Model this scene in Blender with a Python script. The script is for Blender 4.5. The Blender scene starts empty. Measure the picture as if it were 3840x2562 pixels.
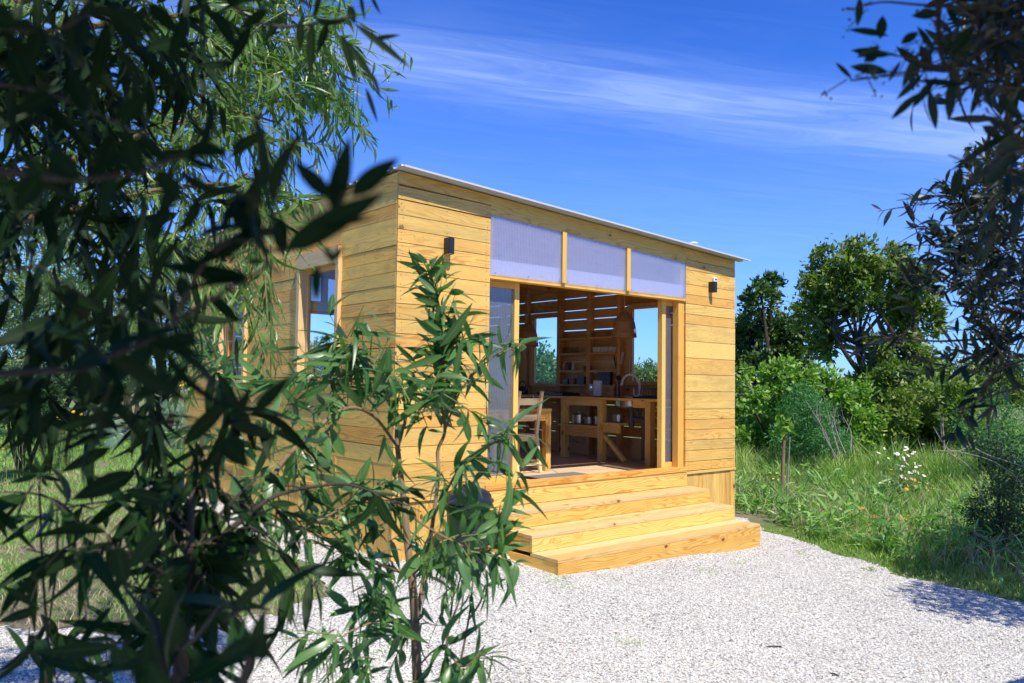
import bpy, bmesh, math, random
import numpy as np
from mathutils import Vector, Matrix

random.seed(7)
RNG = np.random.default_rng(11)
S = bpy.context.scene
COL = S.collection
rad = math.radians

# ---------------------------------------------------------------- camera
CAM = np.array([-3.9545, -6.3862, 1.7498])
YAW, PITCH, ROLL, FPX = 0.6972, 0.0488, 0.0135, 3042.46
_f = np.array([math.sin(YAW) * math.cos(PITCH), math.cos(YAW) * math.cos(PITCH), math.sin(PITCH)])
_r0 = np.array([math.cos(YAW), -math.sin(YAW), 0.0])
_u0 = np.cross(_r0, _f)
_r = math.cos(ROLL) * _r0 + math.sin(ROLL) * _u0
_u = -math.sin(ROLL) * _r0 + math.cos(ROLL) * _u0
cam_d = bpy.data.cameras.new("camera")
cam = bpy.data.objects.new("camera", cam_d)
COL.objects.link(cam)
cam.matrix_world = Matrix(((_r[0], _u[0], -_f[0], CAM[0]), (_r[1], _u[1], -_f[1], CAM[1]),
                           (_r[2], _u[2], -_f[2], CAM[2]), (0, 0, 0, 1)))
cam_d.sensor_width = 36.0
cam_d.lens = 36.0 * FPX / 3840.0
cam_d.clip_start = 0.05
cam_d.clip_end = 2000
cam_d.dof.use_dof = True
cam_d.dof.focus_distance = 7.0
cam_d.dof.aperture_fstop = 5.6
S.camera = cam

# ---------------------------------------------------------------- sun, sky, exposure
SUN_EL, SUN_AZ = rad(56.0), rad(-10.0)          # azimuth measured from -Y towards +X
to_sun = Vector((math.sin(SUN_AZ) * math.cos(SUN_EL), -math.cos(SUN_AZ) * math.cos(SUN_EL), math.sin(SUN_EL)))
sd = bpy.data.lights.new("sun", 'SUN')
sd.energy = 4.6
sd.angle = rad(0.53)
sd.color = (1.0, 0.95, 0.87)
sun = bpy.data.objects.new("sun", sd)
COL.objects.link(sun)
sun.rotation_euler = to_sun.to_track_quat('Z', 'Y').to_euler()
sun.location = (0, -10, 15)

W = bpy.data.worlds.new("World")
S.world = W
W.use_nodes = True
wt = W.node_tree
wt.nodes.clear()


def nd(nt, typ, **kw):
    n = nt.nodes.new(typ)
    for k, v in kw.items():
        if k == 'inp':
            for kk, vv in v.items():
                n.inputs[kk].default_value = vv
        else:
            setattr(n, k, v)
    return n


def lk(nt, a, b):
    nt.links.new(a, b)


def math_n(nt, op, a, b=None, clamp=False):
    n = nt.nodes.new('ShaderNodeMath')
    n.operation = op
    n.use_clamp = clamp
    for i, v in enumerate((a, b)):
        if v is None:
            continue
        if isinstance(v, (int, float)):
            n.inputs[i].default_value = v
        else:
            nt.links.new(v, n.inputs[i])
    return n.outputs[0]


def ramp(nt, fac, stops, interp='LINEAR'):
    n = nt.nodes.new('ShaderNodeValToRGB')
    cr = n.color_ramp
    cr.interpolation = interp
    while len(cr.elements) > len(stops):
        cr.elements.remove(cr.elements[-1])
    while len(cr.elements) < len(stops):
        cr.elements.new(0.5)
    for e, (p, c) in zip(cr.elements, stops):
        e.position = p
        e.color = c if len(c) == 4 else (c[0], c[1], c[2], 1)
    nt.links.new(fac, n.inputs[0])
    return n.outputs[0]


def mixc(nt, fac, a, b, mode='MIX'):
    n = nt.nodes.new('ShaderNodeMix')
    n.data_type = 'RGBA'
    n.blend_type = mode
    for i, v in ((0, fac), (6, a), (7, b)):
        if isinstance(v, (int, float)):
            n.inputs[i].default_value = v
        elif isinstance(v, (tuple, list)):
            n.inputs[i].default_value = (v[0], v[1], v[2], 1)
        else:
            nt.links.new(v, n.inputs[i])
    return n.outputs[2]


sky = nd(wt, 'ShaderNodeTexSky', sky_type='NISHITA')
sky.sun_disc = False
sky.sun_elevation = SUN_EL
sky.sun_rotation = math.pi - SUN_AZ
sky.altitude = 50
sky.air_density = 1.0
sky.dust_density = 0.2
sky.ozone_density = 4.0
skys = mixc(wt, 1.0, sky.outputs[0], (0.565 * .095, 0.97 * .095, 1.68 * .095), 'MULTIPLY')     # the camera's saturated blue
gam = nd(wt, 'ShaderNodeGamma')
gam.inputs[1].default_value = 1.2
lk(wt, skys, gam.inputs[0])
skyt = mixc(wt, 1.0, gam.outputs[0], (0.98, 1.03, 1.08), 'MULTIPLY')
tc = nd(wt, 'ShaderNodeTexCoord')
sep = nd(wt, 'ShaderNodeSeparateXYZ')
lk(wt, tc.outputs['Generated'], sep.inputs[0])
zc = math_n(wt, 'MAXIMUM', sep.outputs[2], 0.03)
cu = math_n(wt, 'DIVIDE', sep.outputs[0], zc)     # cloud layer plane coordinates
cv = math_n(wt, 'DIVIDE', sep.outputs[1], zc)
# the cirrus band runs from (1.2,2.2) to (3.3,1.45) on that plane: s along it, t across it
BA = math.atan2(1.36 - 2.20, 3.30 - 1.25)
s_ = math_n(wt, 'ADD', math_n(wt, 'MULTIPLY', math_n(wt, 'SUBTRACT', cu, 1.25), math.cos(BA)),
            math_n(wt, 'MULTIPLY', math_n(wt, 'SUBTRACT', cv, 2.20), math.sin(BA)))
t_ = math_n(wt, 'ADD', math_n(wt, 'MULTIPLY', math_n(wt, 'SUBTRACT', cu, 1.25), -math.sin(BA)),
            math_n(wt, 'MULTIPLY', math_n(wt, 'SUBTRACT', cv, 2.20), math.cos(BA)))
cmb = nd(wt, 'ShaderNodeCombineXYZ')
lk(wt, math_n(wt, 'MULTIPLY', s_, 0.7), cmb.inputs[0])
lk(wt, math_n(wt, 'MULTIPLY', t_, 4.2), cmb.inputs[1])
wn = nd(wt, 'ShaderNodeTexNoise', inp={'Scale': 1.0, 'Detail': 2.0})
lk(wt, cmb.outputs[0], wn.inputs['Vector'])
cmb2 = nd(wt, 'ShaderNodeCombineXYZ')
lk(wt, math_n(wt, 'MULTIPLY', s_, 1.1), cmb2.inputs[0])
lk(wt, math_n(wt, 'ADD', math_n(wt, 'MULTIPLY', t_, 7.0), math_n(wt, 'MULTIPLY', wn.outputs[0], 5.0)), cmb2.inputs[1])
n2 = nd(wt, 'ShaderNodeTexNoise', inp={'Scale': 1.3, 'Detail': 7.0, 'Roughness': 0.62, 'Distortion': 0.4})
lk(wt, cmb2.outputs[0], n2.inputs['Vector'])
tw = math_n(wt, 'ADD', t_, math_n(wt, 'MULTIPLY', math_n(wt, 'SUBTRACT', wn.outputs[0], 0.5), 0.35))
band = math_n(wt, 'MULTIPLY', math_n(wt, 'MULTIPLY', tw, tw), -14.0)
band = math_n(wt, 'POWER', 2.718, band)
soft = ramp(wt, n2.outputs[0], [(0.30, (0.25, 0.25, 0.25)), (0.62, (1, 1, 1))])
low = ramp(wt, n2.outputs[0], [(0.45, (0, 0, 0)), (0.80, (0.16, 0.16, 0.16))])
cf = math_n(wt, 'ADD', math_n(wt, 'MULTIPLY', math_n(wt, 'MULTIPLY', band, soft), 0.52),
            math_n(wt, 'MULTIPLY', low, 0.22), clamp=True)
veil = ramp(wt, sep.outputs[2], [(0.0, (.30, .30, .30)), (0.16, (.24, .24, .24)), (0.36, (0, 0, 0))])       # thin high veil, thicker towards the horizon
cf = math_n(wt, 'ADD', cf, math_n(wt, 'MULTIPLY', veil, math_n(wt, 'ADD', math_n(wt, 'MULTIPLY', n2.outputs[0], .8), .6)), clamp=True)
skyc = mixc(wt, cf, skyt, (.37, .51, .87))
bg = nd(wt, 'ShaderNodeBackground')
SKY_STRENGTH = 1.0      # the 0.095 of the sky itself is in the tint above
bg.inputs['Strength'].default_value = SKY_STRENGTH
lk(wt, skyc, bg.inputs['Color'])
wo = nd(wt, 'ShaderNodeOutputWorld')
lk(wt, bg.outputs[0], wo.inputs['Surface'])
S.view_settings.view_transform = 'Standard'
S.view_settings.look = 'None'
S.view_settings.exposure = 0.48
S.view_settings.gamma = 1.0
S.view_settings.use_curve_mapping = False
S.cycles.max_bounces = 10
S.cycles.diffuse_bounces = 4
S.cycles.transparent_max_bounces = 24
S.cycles.transmission_bounces = 6
S.cycles.glossy_bounces = 4
S.cycles.caustics_reflective = False
S.cycles.caustics_refractive = False
S.cycles.sample_clamp_indirect = 6.0
S.cycles.use_denoising = True


# ---------------------------------------------------------------- helpers
def ray(px, py):
    return _f + (px - 1920.0) / FPX * _r - (py - 1281.0) / FPX * _u


def at(px, py, d):
    """the point a photo position (3840 x 2562) shows at depth d (metres along the view axis)"""
    return CAM + ray(px, py) * d


def on_plane(px, py, axis, val):
    d = ray(px, py)
    return CAM + d * (val - CAM[axis]) / d[axis]


def G(x, y):
    """ground height"""
    return 0.10 - 0.03 * np.clip(x, -1, 6) + 0.06 * np.clip(y, -2.2, 0)


def tag(o, label=None, cat=None, group=None, kind=None):
    if label:
        o['label'] = label
    if cat:
        o['category'] = cat
    if group:
        o['group'] = group
    if kind:
        o['kind'] = kind
    return o


def thing(name, label, cat, loc=(0, 0, 0), rz=0.0, group=None):
    o = bpy.data.objects.new(name, None)
    COL.objects.link(o)
    o.location = loc
    o.rotation_euler = (0, 0, rz)
    o.empty_display_size = 0.1
    return tag(o, label, cat, group)


def copy_tree(o, parent=None):
    c = o.copy()
    COL.objects.link(c)
    c.parent = parent
    for ch in [k for k in bpy.data.objects if k.parent == o and k != c]:
        copy_tree(ch, c)
    return c


class MB:
    """collects faces with grain-aligned UVs and a random tone per piece; build() links ONE mesh object"""

    def __init__(self):
        self.v, self.f, self.uv, self.t, self.m, self.sm = [], [], [], [], [], []

    def face(self, pts, uvs, tone, mi=0, smooth=False):
        b = len(self.v)
        self.v += [tuple(p) for p in pts]
        self.f.append(tuple(range(b, b + len(pts))))
        self.uv += [tuple(q) for q in uvs]
        self.t.append(tone)
        self.m.append(mi)
        self.sm.append(smooth)

    def hexa(self, c, long=None, tone=None, mi=0):
        """c: 8 corners, index = x + 2y + 4z of a box; UVs run along the long axis"""
        c = [np.array(q, float) for q in c]
        ex = [np.linalg.norm(c[1] - c[0]), np.linalg.norm(c[2] - c[0]), np.linalg.norm(c[4] - c[0])]
        la = long if long is not None else int(np.argmax(ex))
        tone = random.random() if tone is None else tone
        ou, ov = random.uniform(0, 40), random.uniform(0, 40)
        for idx, ax in (((0, 4, 6, 2), 0), ((1, 3, 7, 5), 0), ((0, 1, 5, 4), 1), ((2, 6, 7, 3), 1),
                        ((0, 2, 3, 1), 2), ((4, 5, 7, 6), 2)):
            oth = [a for a in range(3) if a != ax]
            ua = la if la in oth else oth[0]
            va = [a for a in oth if a != ua][0]
            uvs = []
            for i in idx:
                bits = (i & 1, (i >> 1) & 1, (i >> 2) & 1)
                uvs.append((ou + bits[ua] * ex[ua] + (0.37 if la == ax else 0), ov + bits[va] * ex[va] + ax * 0.013))
            self.face([c[i] for i in idx], uvs, tone, mi)

    def box(self, x0, x1, y0, y1, z0, z1, long=None, tone=None, mi=0):
        self.hexa([(x, y, z) for z in (z0, z1) for y in (y0, y1) for x in (x0, x1)], long, tone, mi)

    def beam(self, a, b, w, h, up=(0, 0, 1), tone=None, mi=0, w2=None, h2=None):
        a, b = np.array(a, float), np.array(b, float)
        d = (b - a) / np.linalg.norm(b - a)
        s = np.cross(d, np.array(up, float))
        if np.linalg.norm(s) < 1e-4:
            s = np.cross(d, np.array((1.0, 0, 0)))
        s /= np.linalg.norm(s)
        u = np.cross(s, d)
        w2, h2 = w2 or w, h2 or h
        c = []
        for k in (-1, 1):
            for j in (-1, 1):
                c.append(a + s * j * w / 2 + u * k * h / 2)
                c.append(b + s * j * w2 / 2 + u * k * h2 / 2)
        self.hexa([c[0], c[1], c[2], c[3], c[4], c[5], c[6], c[7]], 0, tone, mi)

    def tube(self, pts, radii, n=8, tone=0.5, mi=0, caps=True, smooth=True):
        pts = [np.array(p, float) for p in pts]
        if isinstance(radii, (int, float)):
            radii = [radii] * len(pts)
        prev = None
        rings = []
        for i, p in enumerate(pts):
            d = pts[min(i + 1, len(pts) - 1)] - pts[max(i - 1, 0)]
            d = d / (np.linalg.norm(d) + 1e-9)
            if prev is None:
                s = np.cross(d, (0, 0, 1.0)) if abs(d[2]) < 0.9 else np.cross(d, (1.0, 0, 0))
            else:
                s = prev - d * np.dot(prev, d)
            s = s / (np.linalg.norm(s) + 1e-9)
            prev = s
            u = np.cross(d, s)
            rings.append([p + radii[i] * (math.cos(2 * math.pi * k / n) * s + math.sin(2 * math.pi * k / n) * u) for k in range(n)])
        L = 0.0
        ou = random.uniform(0, 9)
        for i in range(len(rings) - 1):
            dl = float(np.linalg.norm(pts[i + 1] - pts[i]))
            for k in range(n):
                k2 = (k + 1) % n
                self.face([rings[i][k], rings[i][k2], rings[i + 1][k2], rings[i + 1][k]],
                          [(ou + L, k / n), (ou + L, (k + 1) / n), (ou + L + dl, (k + 1) / n), (ou + L + dl, k / n)], tone, mi, smooth)
            L += dl
        if caps:
            self.face(rings[0][::-1], [(0, 0)] * n, tone, mi)
            self.face(rings[-1], [(0, 0)] * n, tone, mi)

    def lathe(self, prof, c=(0, 0, 0), n=24, tone=0.5, mi=0, a0=0.0, a1=2 * math.pi, smooth=True):
        """prof: (radius, z) pairs turned round a vertical axis through c"""
        for (r0, z0), (r1, z1) in zip(prof[:-1], prof[1:]):
            for k in range(n):
                A, B = a0 + (a1 - a0) * k / n, a0 + (a1 - a0) * (k + 1) / n
                p = [(c[0] + r0 * math.cos(A), c[1] + r0 * math.sin(A), c[2] + z0),
                     (c[0] + r0 * math.cos(B), c[1] + r0 * math.sin(B), c[2] + z0),
                     (c[0] + r1 * math.cos(B), c[1] + r1 * math.sin(B), c[2] + z1),
                     (c[0] + r1 * math.cos(A), c[1] + r1 * math.sin(A), c[2] + z1)]
                uv = [(k / n, z0), ((k + 1) / n, z0), ((k + 1) / n, z1), (k / n, z1)]
                if r0 < 1e-6:
                    p, uv = p[1:] if False else [p[0], p[2], p[3]], [uv[0], uv[2], uv[3]]
                elif r1 < 1e-6:
                    p, uv = p[:3], uv[:3]
                self.face(p, uv, tone, mi, smooth)

    def build(self, name, mats, parent=None, merge=False, bevel=0.0):
        me = bpy.data.meshes.new(name)
        me.from_pydata(self.v, [], self.f)
        uvl = me.uv_layers.new(name="UVMap")
        uvl.data.foreach_set('uv', np.array(self.uv, np.float32).ravel())
        at_ = me.attributes.new("tone", 'FLOAT', 'FACE')
        at_.data.foreach_set('value', np.array(self.t, np.float32))
        if not isinstance(mats, (list, tuple)):
            mats = [mats]
        for m in mats:
            me.materials.append(m)
        me.polygons.foreach_set('material_index', np.array(self.m, np.int32))
        me.polygons.foreach_set('use_smooth', np.array(self.sm, bool))
        me.update()
        if merge or bevel:
            bm = bmesh.new()
            bm.from_mesh(me)
            bmesh.ops.remove_doubles(bm, verts=bm.verts, dist=1e-5)
            bm.to_mesh(me)
            bm.free()
        o = bpy.data.objects.new(name, me)
        COL.objects.link(o)
        if parent is not None:
            o.parent = parent
        if bevel:
            md = o.modifiers.new("soft edges", 'BEVEL')
            md.width = bevel
            md.segments = 2
            md.limit_method = 'ANGLE'
            md.angle_limit = rad(40)
        return o


def np_mesh(name, V, F, mat, parent=None, uv=None, tone=None, smooth=False):
    """a mesh from numpy arrays; F is (n,4) or (n,3)"""
    me = bpy.data.meshes.new(name)
    n, k = F.shape
    me.vertices.add(len(V))
    me.vertices.foreach_set('co', V.astype(np.float32).ravel())
    me.loops.add(n * k)
    me.loops.foreach_set('vertex_index', F.astype(np.int32).ravel())
    me.polygons.add(n)
    me.polygons.foreach_set('loop_start', np.arange(0, n * k, k, dtype=np.int32))
    me.polygons.foreach_set('use_smooth', np.full(n, smooth))
    if uv is not None:
        l = me.uv_layers.new(name="UVMap")
        l.data.foreach_set('uv', uv[F.ravel()].astype(np.float32).ravel())
    if tone is not None:
        a = me.attributes.new("tone", 'FLOAT', 'FACE')
        a.data.foreach_set('value', tone.astype(np.float32))
    me.materials.append(mat)
    me.update(calc_edges=True)
    o = bpy.data.objects.new(name, me)
    COL.objects.link(o)
    if parent is not None:
        o.parent = parent
    return o


def unit(a):
    return a / (np.linalg.norm(a, axis=-1, keepdims=True) + 1e-9)


class Leaves:
    """collects lanceolate leaves: base, direction, face normal, length, width, bend, tone"""

    def __init__(self):
        self.rows = []

    def add(self, P, D, U, L, Wd, bend, tone):
        P = np.atleast_2d(P)
        n = len(P)
        g = lambda a: np.broadcast_to(np.asarray(a, float), (n,))
        self.rows.append(np.hstack([P, np.broadcast_to(D, (n, 3)), np.broadcast_to(U, (n, 3)),
                                    g(L)[:, None], g(Wd)[:, None], g(bend)[:, None], g(tone)[:, None]]))

    def count(self):
        return sum(len(r) for r in self.rows)

    def build(self, name, mat, parent=None, nseg=4, fold=0.22, rib=True, shape=0.75, smooth=True):
        R = np.vstack(self.rows)
        n = len(R)
        P, D, U = R[:, 0:3], unit(R[:, 3:6]), R[:, 6:9]
        L, Wd, B, T = R[:, 9], R[:, 10], R[:, 11], R[:, 12]
        Sd = unit(np.cross(D, U))
        U = unit(np.cross(Sd, D))
        t = np.linspace(0, 1, nseg + 1)
        w = np.sin(np.pi * np.clip(t, 0.0, 1.0) ** shape) ** 0.85
        w[0], w[-1] = 0.10, 0.02
        cols = [-1, 0, 1] if rib else [-1, 1]
        V = np.zeros((n, nseg + 1, len(cols), 3))
        uv = np.zeros((n, nseg + 1, len(cols), 2))
        for i, tt in enumerate(t):
            c = P + D * (L * tt)[:, None] - U * (B * L * tt * tt)[:, None]
            # leaves curve sideways a little as well
            c = c + Sd * (0.75 * B * L * tt * tt * np.sin(T * 40.0))[:, None]
            for j, cc in enumerate(cols):
                V[:, i, j] = c + Sd * (cc * 0.5 * Wd * w[i])[:, None] + U * (abs(cc) * fold * 0.5 * Wd * w[i])[:, None]
                uv[:, i, j, 0] = 0.5 + 0.5 * cc
                uv[:, i, j, 1] = tt
        nc = len(cols)
        base = (np.arange(n) * (nseg + 1) * nc)[:, None]
        fs = []
        for i in range(nseg):
            for j in range(nc - 1):
                a = i * nc + j
                fs.append(base + np.array([[a, a + 1, a + nc + 1, a + nc]]))
        F = np.stack(fs, 1).reshape(-1, 4)
        tone = np.repeat(T, len(fs))
        return np_mesh(name, V.reshape(-1, 3), F, mat, parent, uv.reshape(-1, 2), tone, smooth)


def in_poly(x, y, poly):
    poly = np.asarray(poly, float)
    c = np.zeros(np.shape(x), bool)
    j = len(poly) - 1
    for i in range(len(poly)):
        xi, yi = poly[i]
        xj, yj = poly[j]
        cond = ((yi > y) != (yj > y)) & (x < (xj - xi) * (y - yi) / (yj - yi + 1e-12) + xi)
        c ^= cond
        j = i
    return c


def rand_unit(n):
    return unit(RNG.normal(size=(n, 3)))


def curve_pts(pts, k=5):
    """Catmull-Rom through the points"""
    P = [np.array(p, float) for p in pts]
    P = [2 * P[0] - P[1]] + P + [2 * P[-1] - P[-2]]
    out = []
    for i in range(1, len(P) - 2):
        for s in range(k):
            t = s / k
            a, b, c, d = P[i - 1], P[i], P[i + 1], P[i + 2]
            out.append(0.5 * ((2 * b) + (c - a) * t + (2 * a - 5 * b + 4 * c - d) * t * t + (3 * b - a - 3 * c + d) * t ** 3))
    out.append(P[-2])
    return out


# ---------------------------------------------------------------- materials
def new_mat(name):
    m = bpy.data.materials.new(name)
    m.use_nodes = True
    nt = m.node_tree
    nt.nodes.clear()
    out = nt.nodes.new('ShaderNodeOutputMaterial')
    return m, nt, out


def plain(name, col, rough=0.5, metal=0.0, spec=0.5, noise=0.12, nscale=30.0, bump=0.0):
    m, nt, out = new_mat(name)
    p = nd(nt, 'ShaderNodeBsdfPrincipled', inp={'Roughness': rough, 'Metallic': metal, 'Specular IOR Level': spec})
    t = nd(nt, 'ShaderNodeTexCoord')
    n = nd(nt, 'ShaderNodeTexNoise', inp={'Scale': nscale, 'Detail': 4.0})
    lk(nt, t.outputs['Object'], n.inputs['Vector'])
    a = tuple(c * (1 - noise) for c in col)
    b = tuple(min(1, c * (1 + noise)) for c in col)
    lk(nt, ramp(nt, n.outputs[0], [(0.3, a), (0.7, b)]), p.inputs['Base Color'])
    if bump:
        bn = nd(nt, 'ShaderNodeBump', inp={'Strength': bump, 'Distance': 0.01})
        lk(nt, n.outputs[0], bn.inputs['Height'])
        lk(nt, bn.outputs[0], p.inputs['Normal'])
    lk(nt, p.outputs[0], out.inputs[0])
    return m


def wood(name, light, dark, knot=(0.10, 0.045, 0.018), weather=0.0, knots=1.0, rough=0.55, contrast=1.0, wcol=(0.20, 0.155, 0.10)):
    m, nt, out = new_mat(name)
    uvn = nd(nt, 'ShaderNodeUVMap')
    toneN = nd(nt, 'ShaderNodeAttribute', attribute_name='tone')
    tone = toneN.outputs['Fac']
    sp = nd(nt, 'ShaderNodeSeparateXYZ')
    lk(nt, uvn.outputs[0], sp.inputs[0])
    u, v = sp.outputs[0], sp.outputs[1]

    def vec(a, b):
        c = nt.nodes.new('ShaderNodeCombineXYZ')
        lk(nt, math_n(nt, 'MULTIPLY', u, a), c.inputs[0])
        lk(nt, math_n(nt, 'MULTIPLY', v, b), c.inputs[1])
        return c.outputs[0]

    # knots: sparse cells, elongated along the grain
    vo = nd(nt, 'ShaderNodeTexVoronoi', feature='F1', inp={'Scale': 1.0, 'Randomness': 1.0})
    lk(nt, vec(4.2, 6.5), vo.inputs['Vector'])
    csel = nd(nt, 'ShaderNodeSeparateColor')
    lk(nt, vo.outputs['Color'], csel.inputs[0])
    has = math_n(nt, 'GREATER_THAN', csel.outputs[0], 1.0 - 0.17 * knots)
    kd = vo.outputs['Distance']
    size = math_n(nt, 'ADD', math_n(nt, 'MULTIPLY', csel.outputs[1], 0.09), 0.07)
    kcore = math_n(nt, 'MULTIPLY', math_n(nt, 'LESS_THAN', kd, size), has)
    khalo = math_n(nt, 'MULTIPLY', has, ramp(nt, kd, [(0.05, (1, 1, 1)), (0.42, (0, 0, 0))]))
    # growth rings: bands across the board, bent by slow noise and by the knots
    big = nd(nt, 'ShaderNodeTexNoise', inp={'Scale': 1.0, 'Detail': 2.0, 'Roughness': 0.5})
    lk(nt, vec(0.75, 5.0), big.inputs['Vector'])
    ph = math_n(nt, 'ADD', math_n(nt, 'MULTIPLY', big.outputs[0], 15.0), math_n(nt, 'MULTIPLY', khalo, 2.2))
    ph = math_n(nt, 'ADD', ph, math_n(nt, 'MULTIPLY', v, 34.0))
    saw = math_n(nt, 'FRACT', ph)
    ring = ramp(nt, saw, [(0.0, (0.05, 0.05, 0.05)), (0.55, (0.25, 0.25, 0.25)), (0.86, (1, 1, 1)), (1.0, (0.05, 0.05, 0.05))])
    fine = nd(nt, 'ShaderNodeTexNoise', inp={'Scale': 1.0, 'Detail': 5.0, 'Roughness': 0.65})
    lk(nt, vec(5.0, 160.0), fine.inputs['Vector'])
    blot = nd(nt, 'ShaderNodeTexNoise', inp={'Scale': 1.0, 'Detail': 4.0, 'Roughness': 0.6})
    lk(nt, vec(2.2, 7.0), blot.inputs['Vector'])
    fac = math_n(nt, 'ADD', math_n(nt, 'MULTIPLY', ring, 0.75 * contrast),
                 math_n(nt, 'MULTIPLY', math_n(nt, 'SUBTRACT', fine.outputs[0], 0.5), 0.9 * contrast))
    # a board is more or less figured
    fac = math_n(nt, 'MULTIPLY', fac, math_n(nt, 'ADD', math_n(nt, 'MULTIPLY', math_n(nt, 'FRACT', math_n(nt, 'MULTIPLY', tone, 7.3)), 0.9), 0.35))
    fac = math_n(nt, 'ADD', fac, math_n(nt, 'MULTIPLY', math_n(nt, 'SUBTRACT', blot.outputs[0], 0.5), 0.8), clamp=False)
    fac = math_n(nt, 'ADD', fac, math_n(nt, 'MULTIPLY', math_n(nt, 'SUBTRACT', tone, 0.5), 0.6))
    fac = math_n(nt, 'ADD', fac, 0.12, clamp=True)
    col = mixc(nt, fac, light, dark)
    # the odd redder or paler board
    warm = math_n(nt, 'MULTIPLY', math_n(nt, 'GREATER_THAN', math_n(nt, 'FRACT', math_n(nt, 'MULTIPLY', tone, 13.7)), 0.62), 0.55)
    col = mixc(nt, warm, col, mixc(nt, 1.0, col, (1.05, 0.86, 0.72), 'MULTIPLY'))
    col = mixc(nt, math_n(nt, 'MULTIPLY', khalo, 0.55), col, dark)
    col = mixc(nt, math_n(nt, 'MULTIPLY', kcore, 0.85), col, knot)
    if weather:
        wn_ = nd(nt, 'ShaderNodeTexNoise', inp={'Scale': 1.0, 'Detail': 5.0, 'Roughness': 0.7})
        lk(nt, vec(1.6, 9.0), wn_.inputs['Vector'])
        wf = ramp(nt, math_n(nt, 'ADD', wn_.outputs[0], math_n(nt, 'MULTIPLY', math_n(nt, 'SUBTRACT', math_n(nt, 'FRACT', math_n(nt, 'MULTIPLY', tone, 5.1)), 0.5), 0.25)),
                  [(0.45, (0, 0, 0)), (0.72, (1, 1, 1))])
        col = mixc(nt, math_n(nt, 'MULTIPLY', wf, weather), col, wcol)
    p = nd(nt, 'ShaderNodeBsdfPrincipled', inp={'Roughness': rough, 'Specular IOR Level': 0.25})
    lk(nt, col, p.inputs['Base Color'])
    b = nd(nt, 'ShaderNodeBump', inp={'Strength': 0.25, 'Distance': 0.004})
    lk(nt, math_n(nt, 'SUBTRACT', fine.outputs[0], math_n(nt, 'MULTIPLY', ring, 0.3)), b.inputs['Height'])
    lk(nt, b.outputs[0], p.inputs['Normal'])
    lk(nt, p.outputs[0], out.inputs[0])
    return m


M = {}
M['pine'] = wood('pine boards', (0.80, 0.53, 0.145), (0.54, 0.27, 0.05), weather=0.5, knots=1.5, wcol=(0.37, 0.25, 0.085), contrast=1.1)
M['pine_old'] = wood('weathered pine boards', (0.98, 0.61, 0.12), (0.60, 0.29, 0.045), weather=0.5, knots=0.8, contrast=1.1, wcol=(0.46, 0.31, 0.10))
M['pine_step'] = wood('step pine', (0.80, 0.55, 0.15), (0.54, 0.235, 0.035), weather=0.0, knots=1.3, contrast=1.25)
M['pine_tread'] = wood('scuffed step pine', (0.74, 0.53, 0.22), (0.50, 0.29, 0.085), weather=0.5, knots=0.8, wcol=(0.46, 0.35, 0.22), contrast=1.1)
M['pine_trim'] = wood('planed pine trim', (0.78, 0.51, 0.125), (0.58, 0.29, 0.055), knots=0.35, contrast=0.6)
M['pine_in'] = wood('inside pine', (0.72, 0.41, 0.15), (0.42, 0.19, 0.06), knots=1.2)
M['pine_floor'] = wood('floor pine', (0.68, 0.50, 0.29), (0.52, 0.33, 0.16), knots=0.4, contrast=0.7)
M['pine_pale'] = wood('pale chair pine', (0.80, 0.60, 0.31), (0.66, 0.42, 0.17), knots=0.2, contrast=0.5)
M['pine_frame'] = wood('window frame pine', (0.74, 0.53, 0.25), (0.57, 0.34, 0.13), knots=0.15, contrast=0.5)
M['lightened'] = wood('white primed timber', (0.86, 0.83, 0.82), (0.78, 0.75, 0.74), knots=0.0, contrast=0.3)  # whitened to stand for light scattered in the clerestory sheet
M['nail'] = plain('nail', (0.05, 0.045, 0.04), 0.5, 0.6)
M['white_metal'] = plain('white coated sheet', (0.52, 0.52, 0.50), 0.38, 0.0, noise=0.03, nscale=3)
M['white_plastic'] = plain('white plastic', (0.78, 0.77, 0.74), 0.4, noise=0.03)
M['black'] = plain('black powder coat', (0.012, 0.013, 0.016), 0.42, noise=0.1)
M['black_plastic'] = plain('black plastic', (0.018, 0.019, 0.024), 0.3, noise=0.15, nscale=8)
M['bag'] = plain('bin bag film', (0.012, 0.012, 0.014), 0.18, noise=0.2, nscale=20, bump=0.4)
M['steel'] = plain('brushed steel', (0.55, 0.53, 0.50), 0.28, 1.0, noise=0.08)
M['pipe_grey'] = plain('grey drain plastic', (0.075, 0.08, 0.085), 0.45)
M['mat'] = plain('grey doormat', (0.15, 0.155, 0.165), 0.9, noise=0.2, nscale=120, bump=0.3)
M['porcelain'] = plain('grey white glaze', (0.62, 0.62, 0.60), 0.25, noise=0.03)
M['paper'] = plain('kitchen paper', (0.85, 0.84, 0.82), 0.9, noise=0.03, bump=0.2, nscale=60)
M['red_card'] = plain('printed carton', (0.25, 0.08, 0.06), 0.5, noise=0.5, nscale=25)
M['dark_card'] = plain('dark printed tin', (0.03, 0.04, 0.035), 0.4, noise=0.8, nscale=25)
M['label_card'] = plain('pale printed carton', (0.42, 0.38, 0.33), 0.5, noise=0.5, nscale=25)
M['bristle'] = plain('dark bristle', (0.015, 0.014, 0.013), 0.8)
M['orange_print'] = plain('orange print', (0.75, 0.22, 0.08), 0.5)
M['cord'] = plain('pale flex', (0.45, 0.38, 0.28), 0.6)


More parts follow.
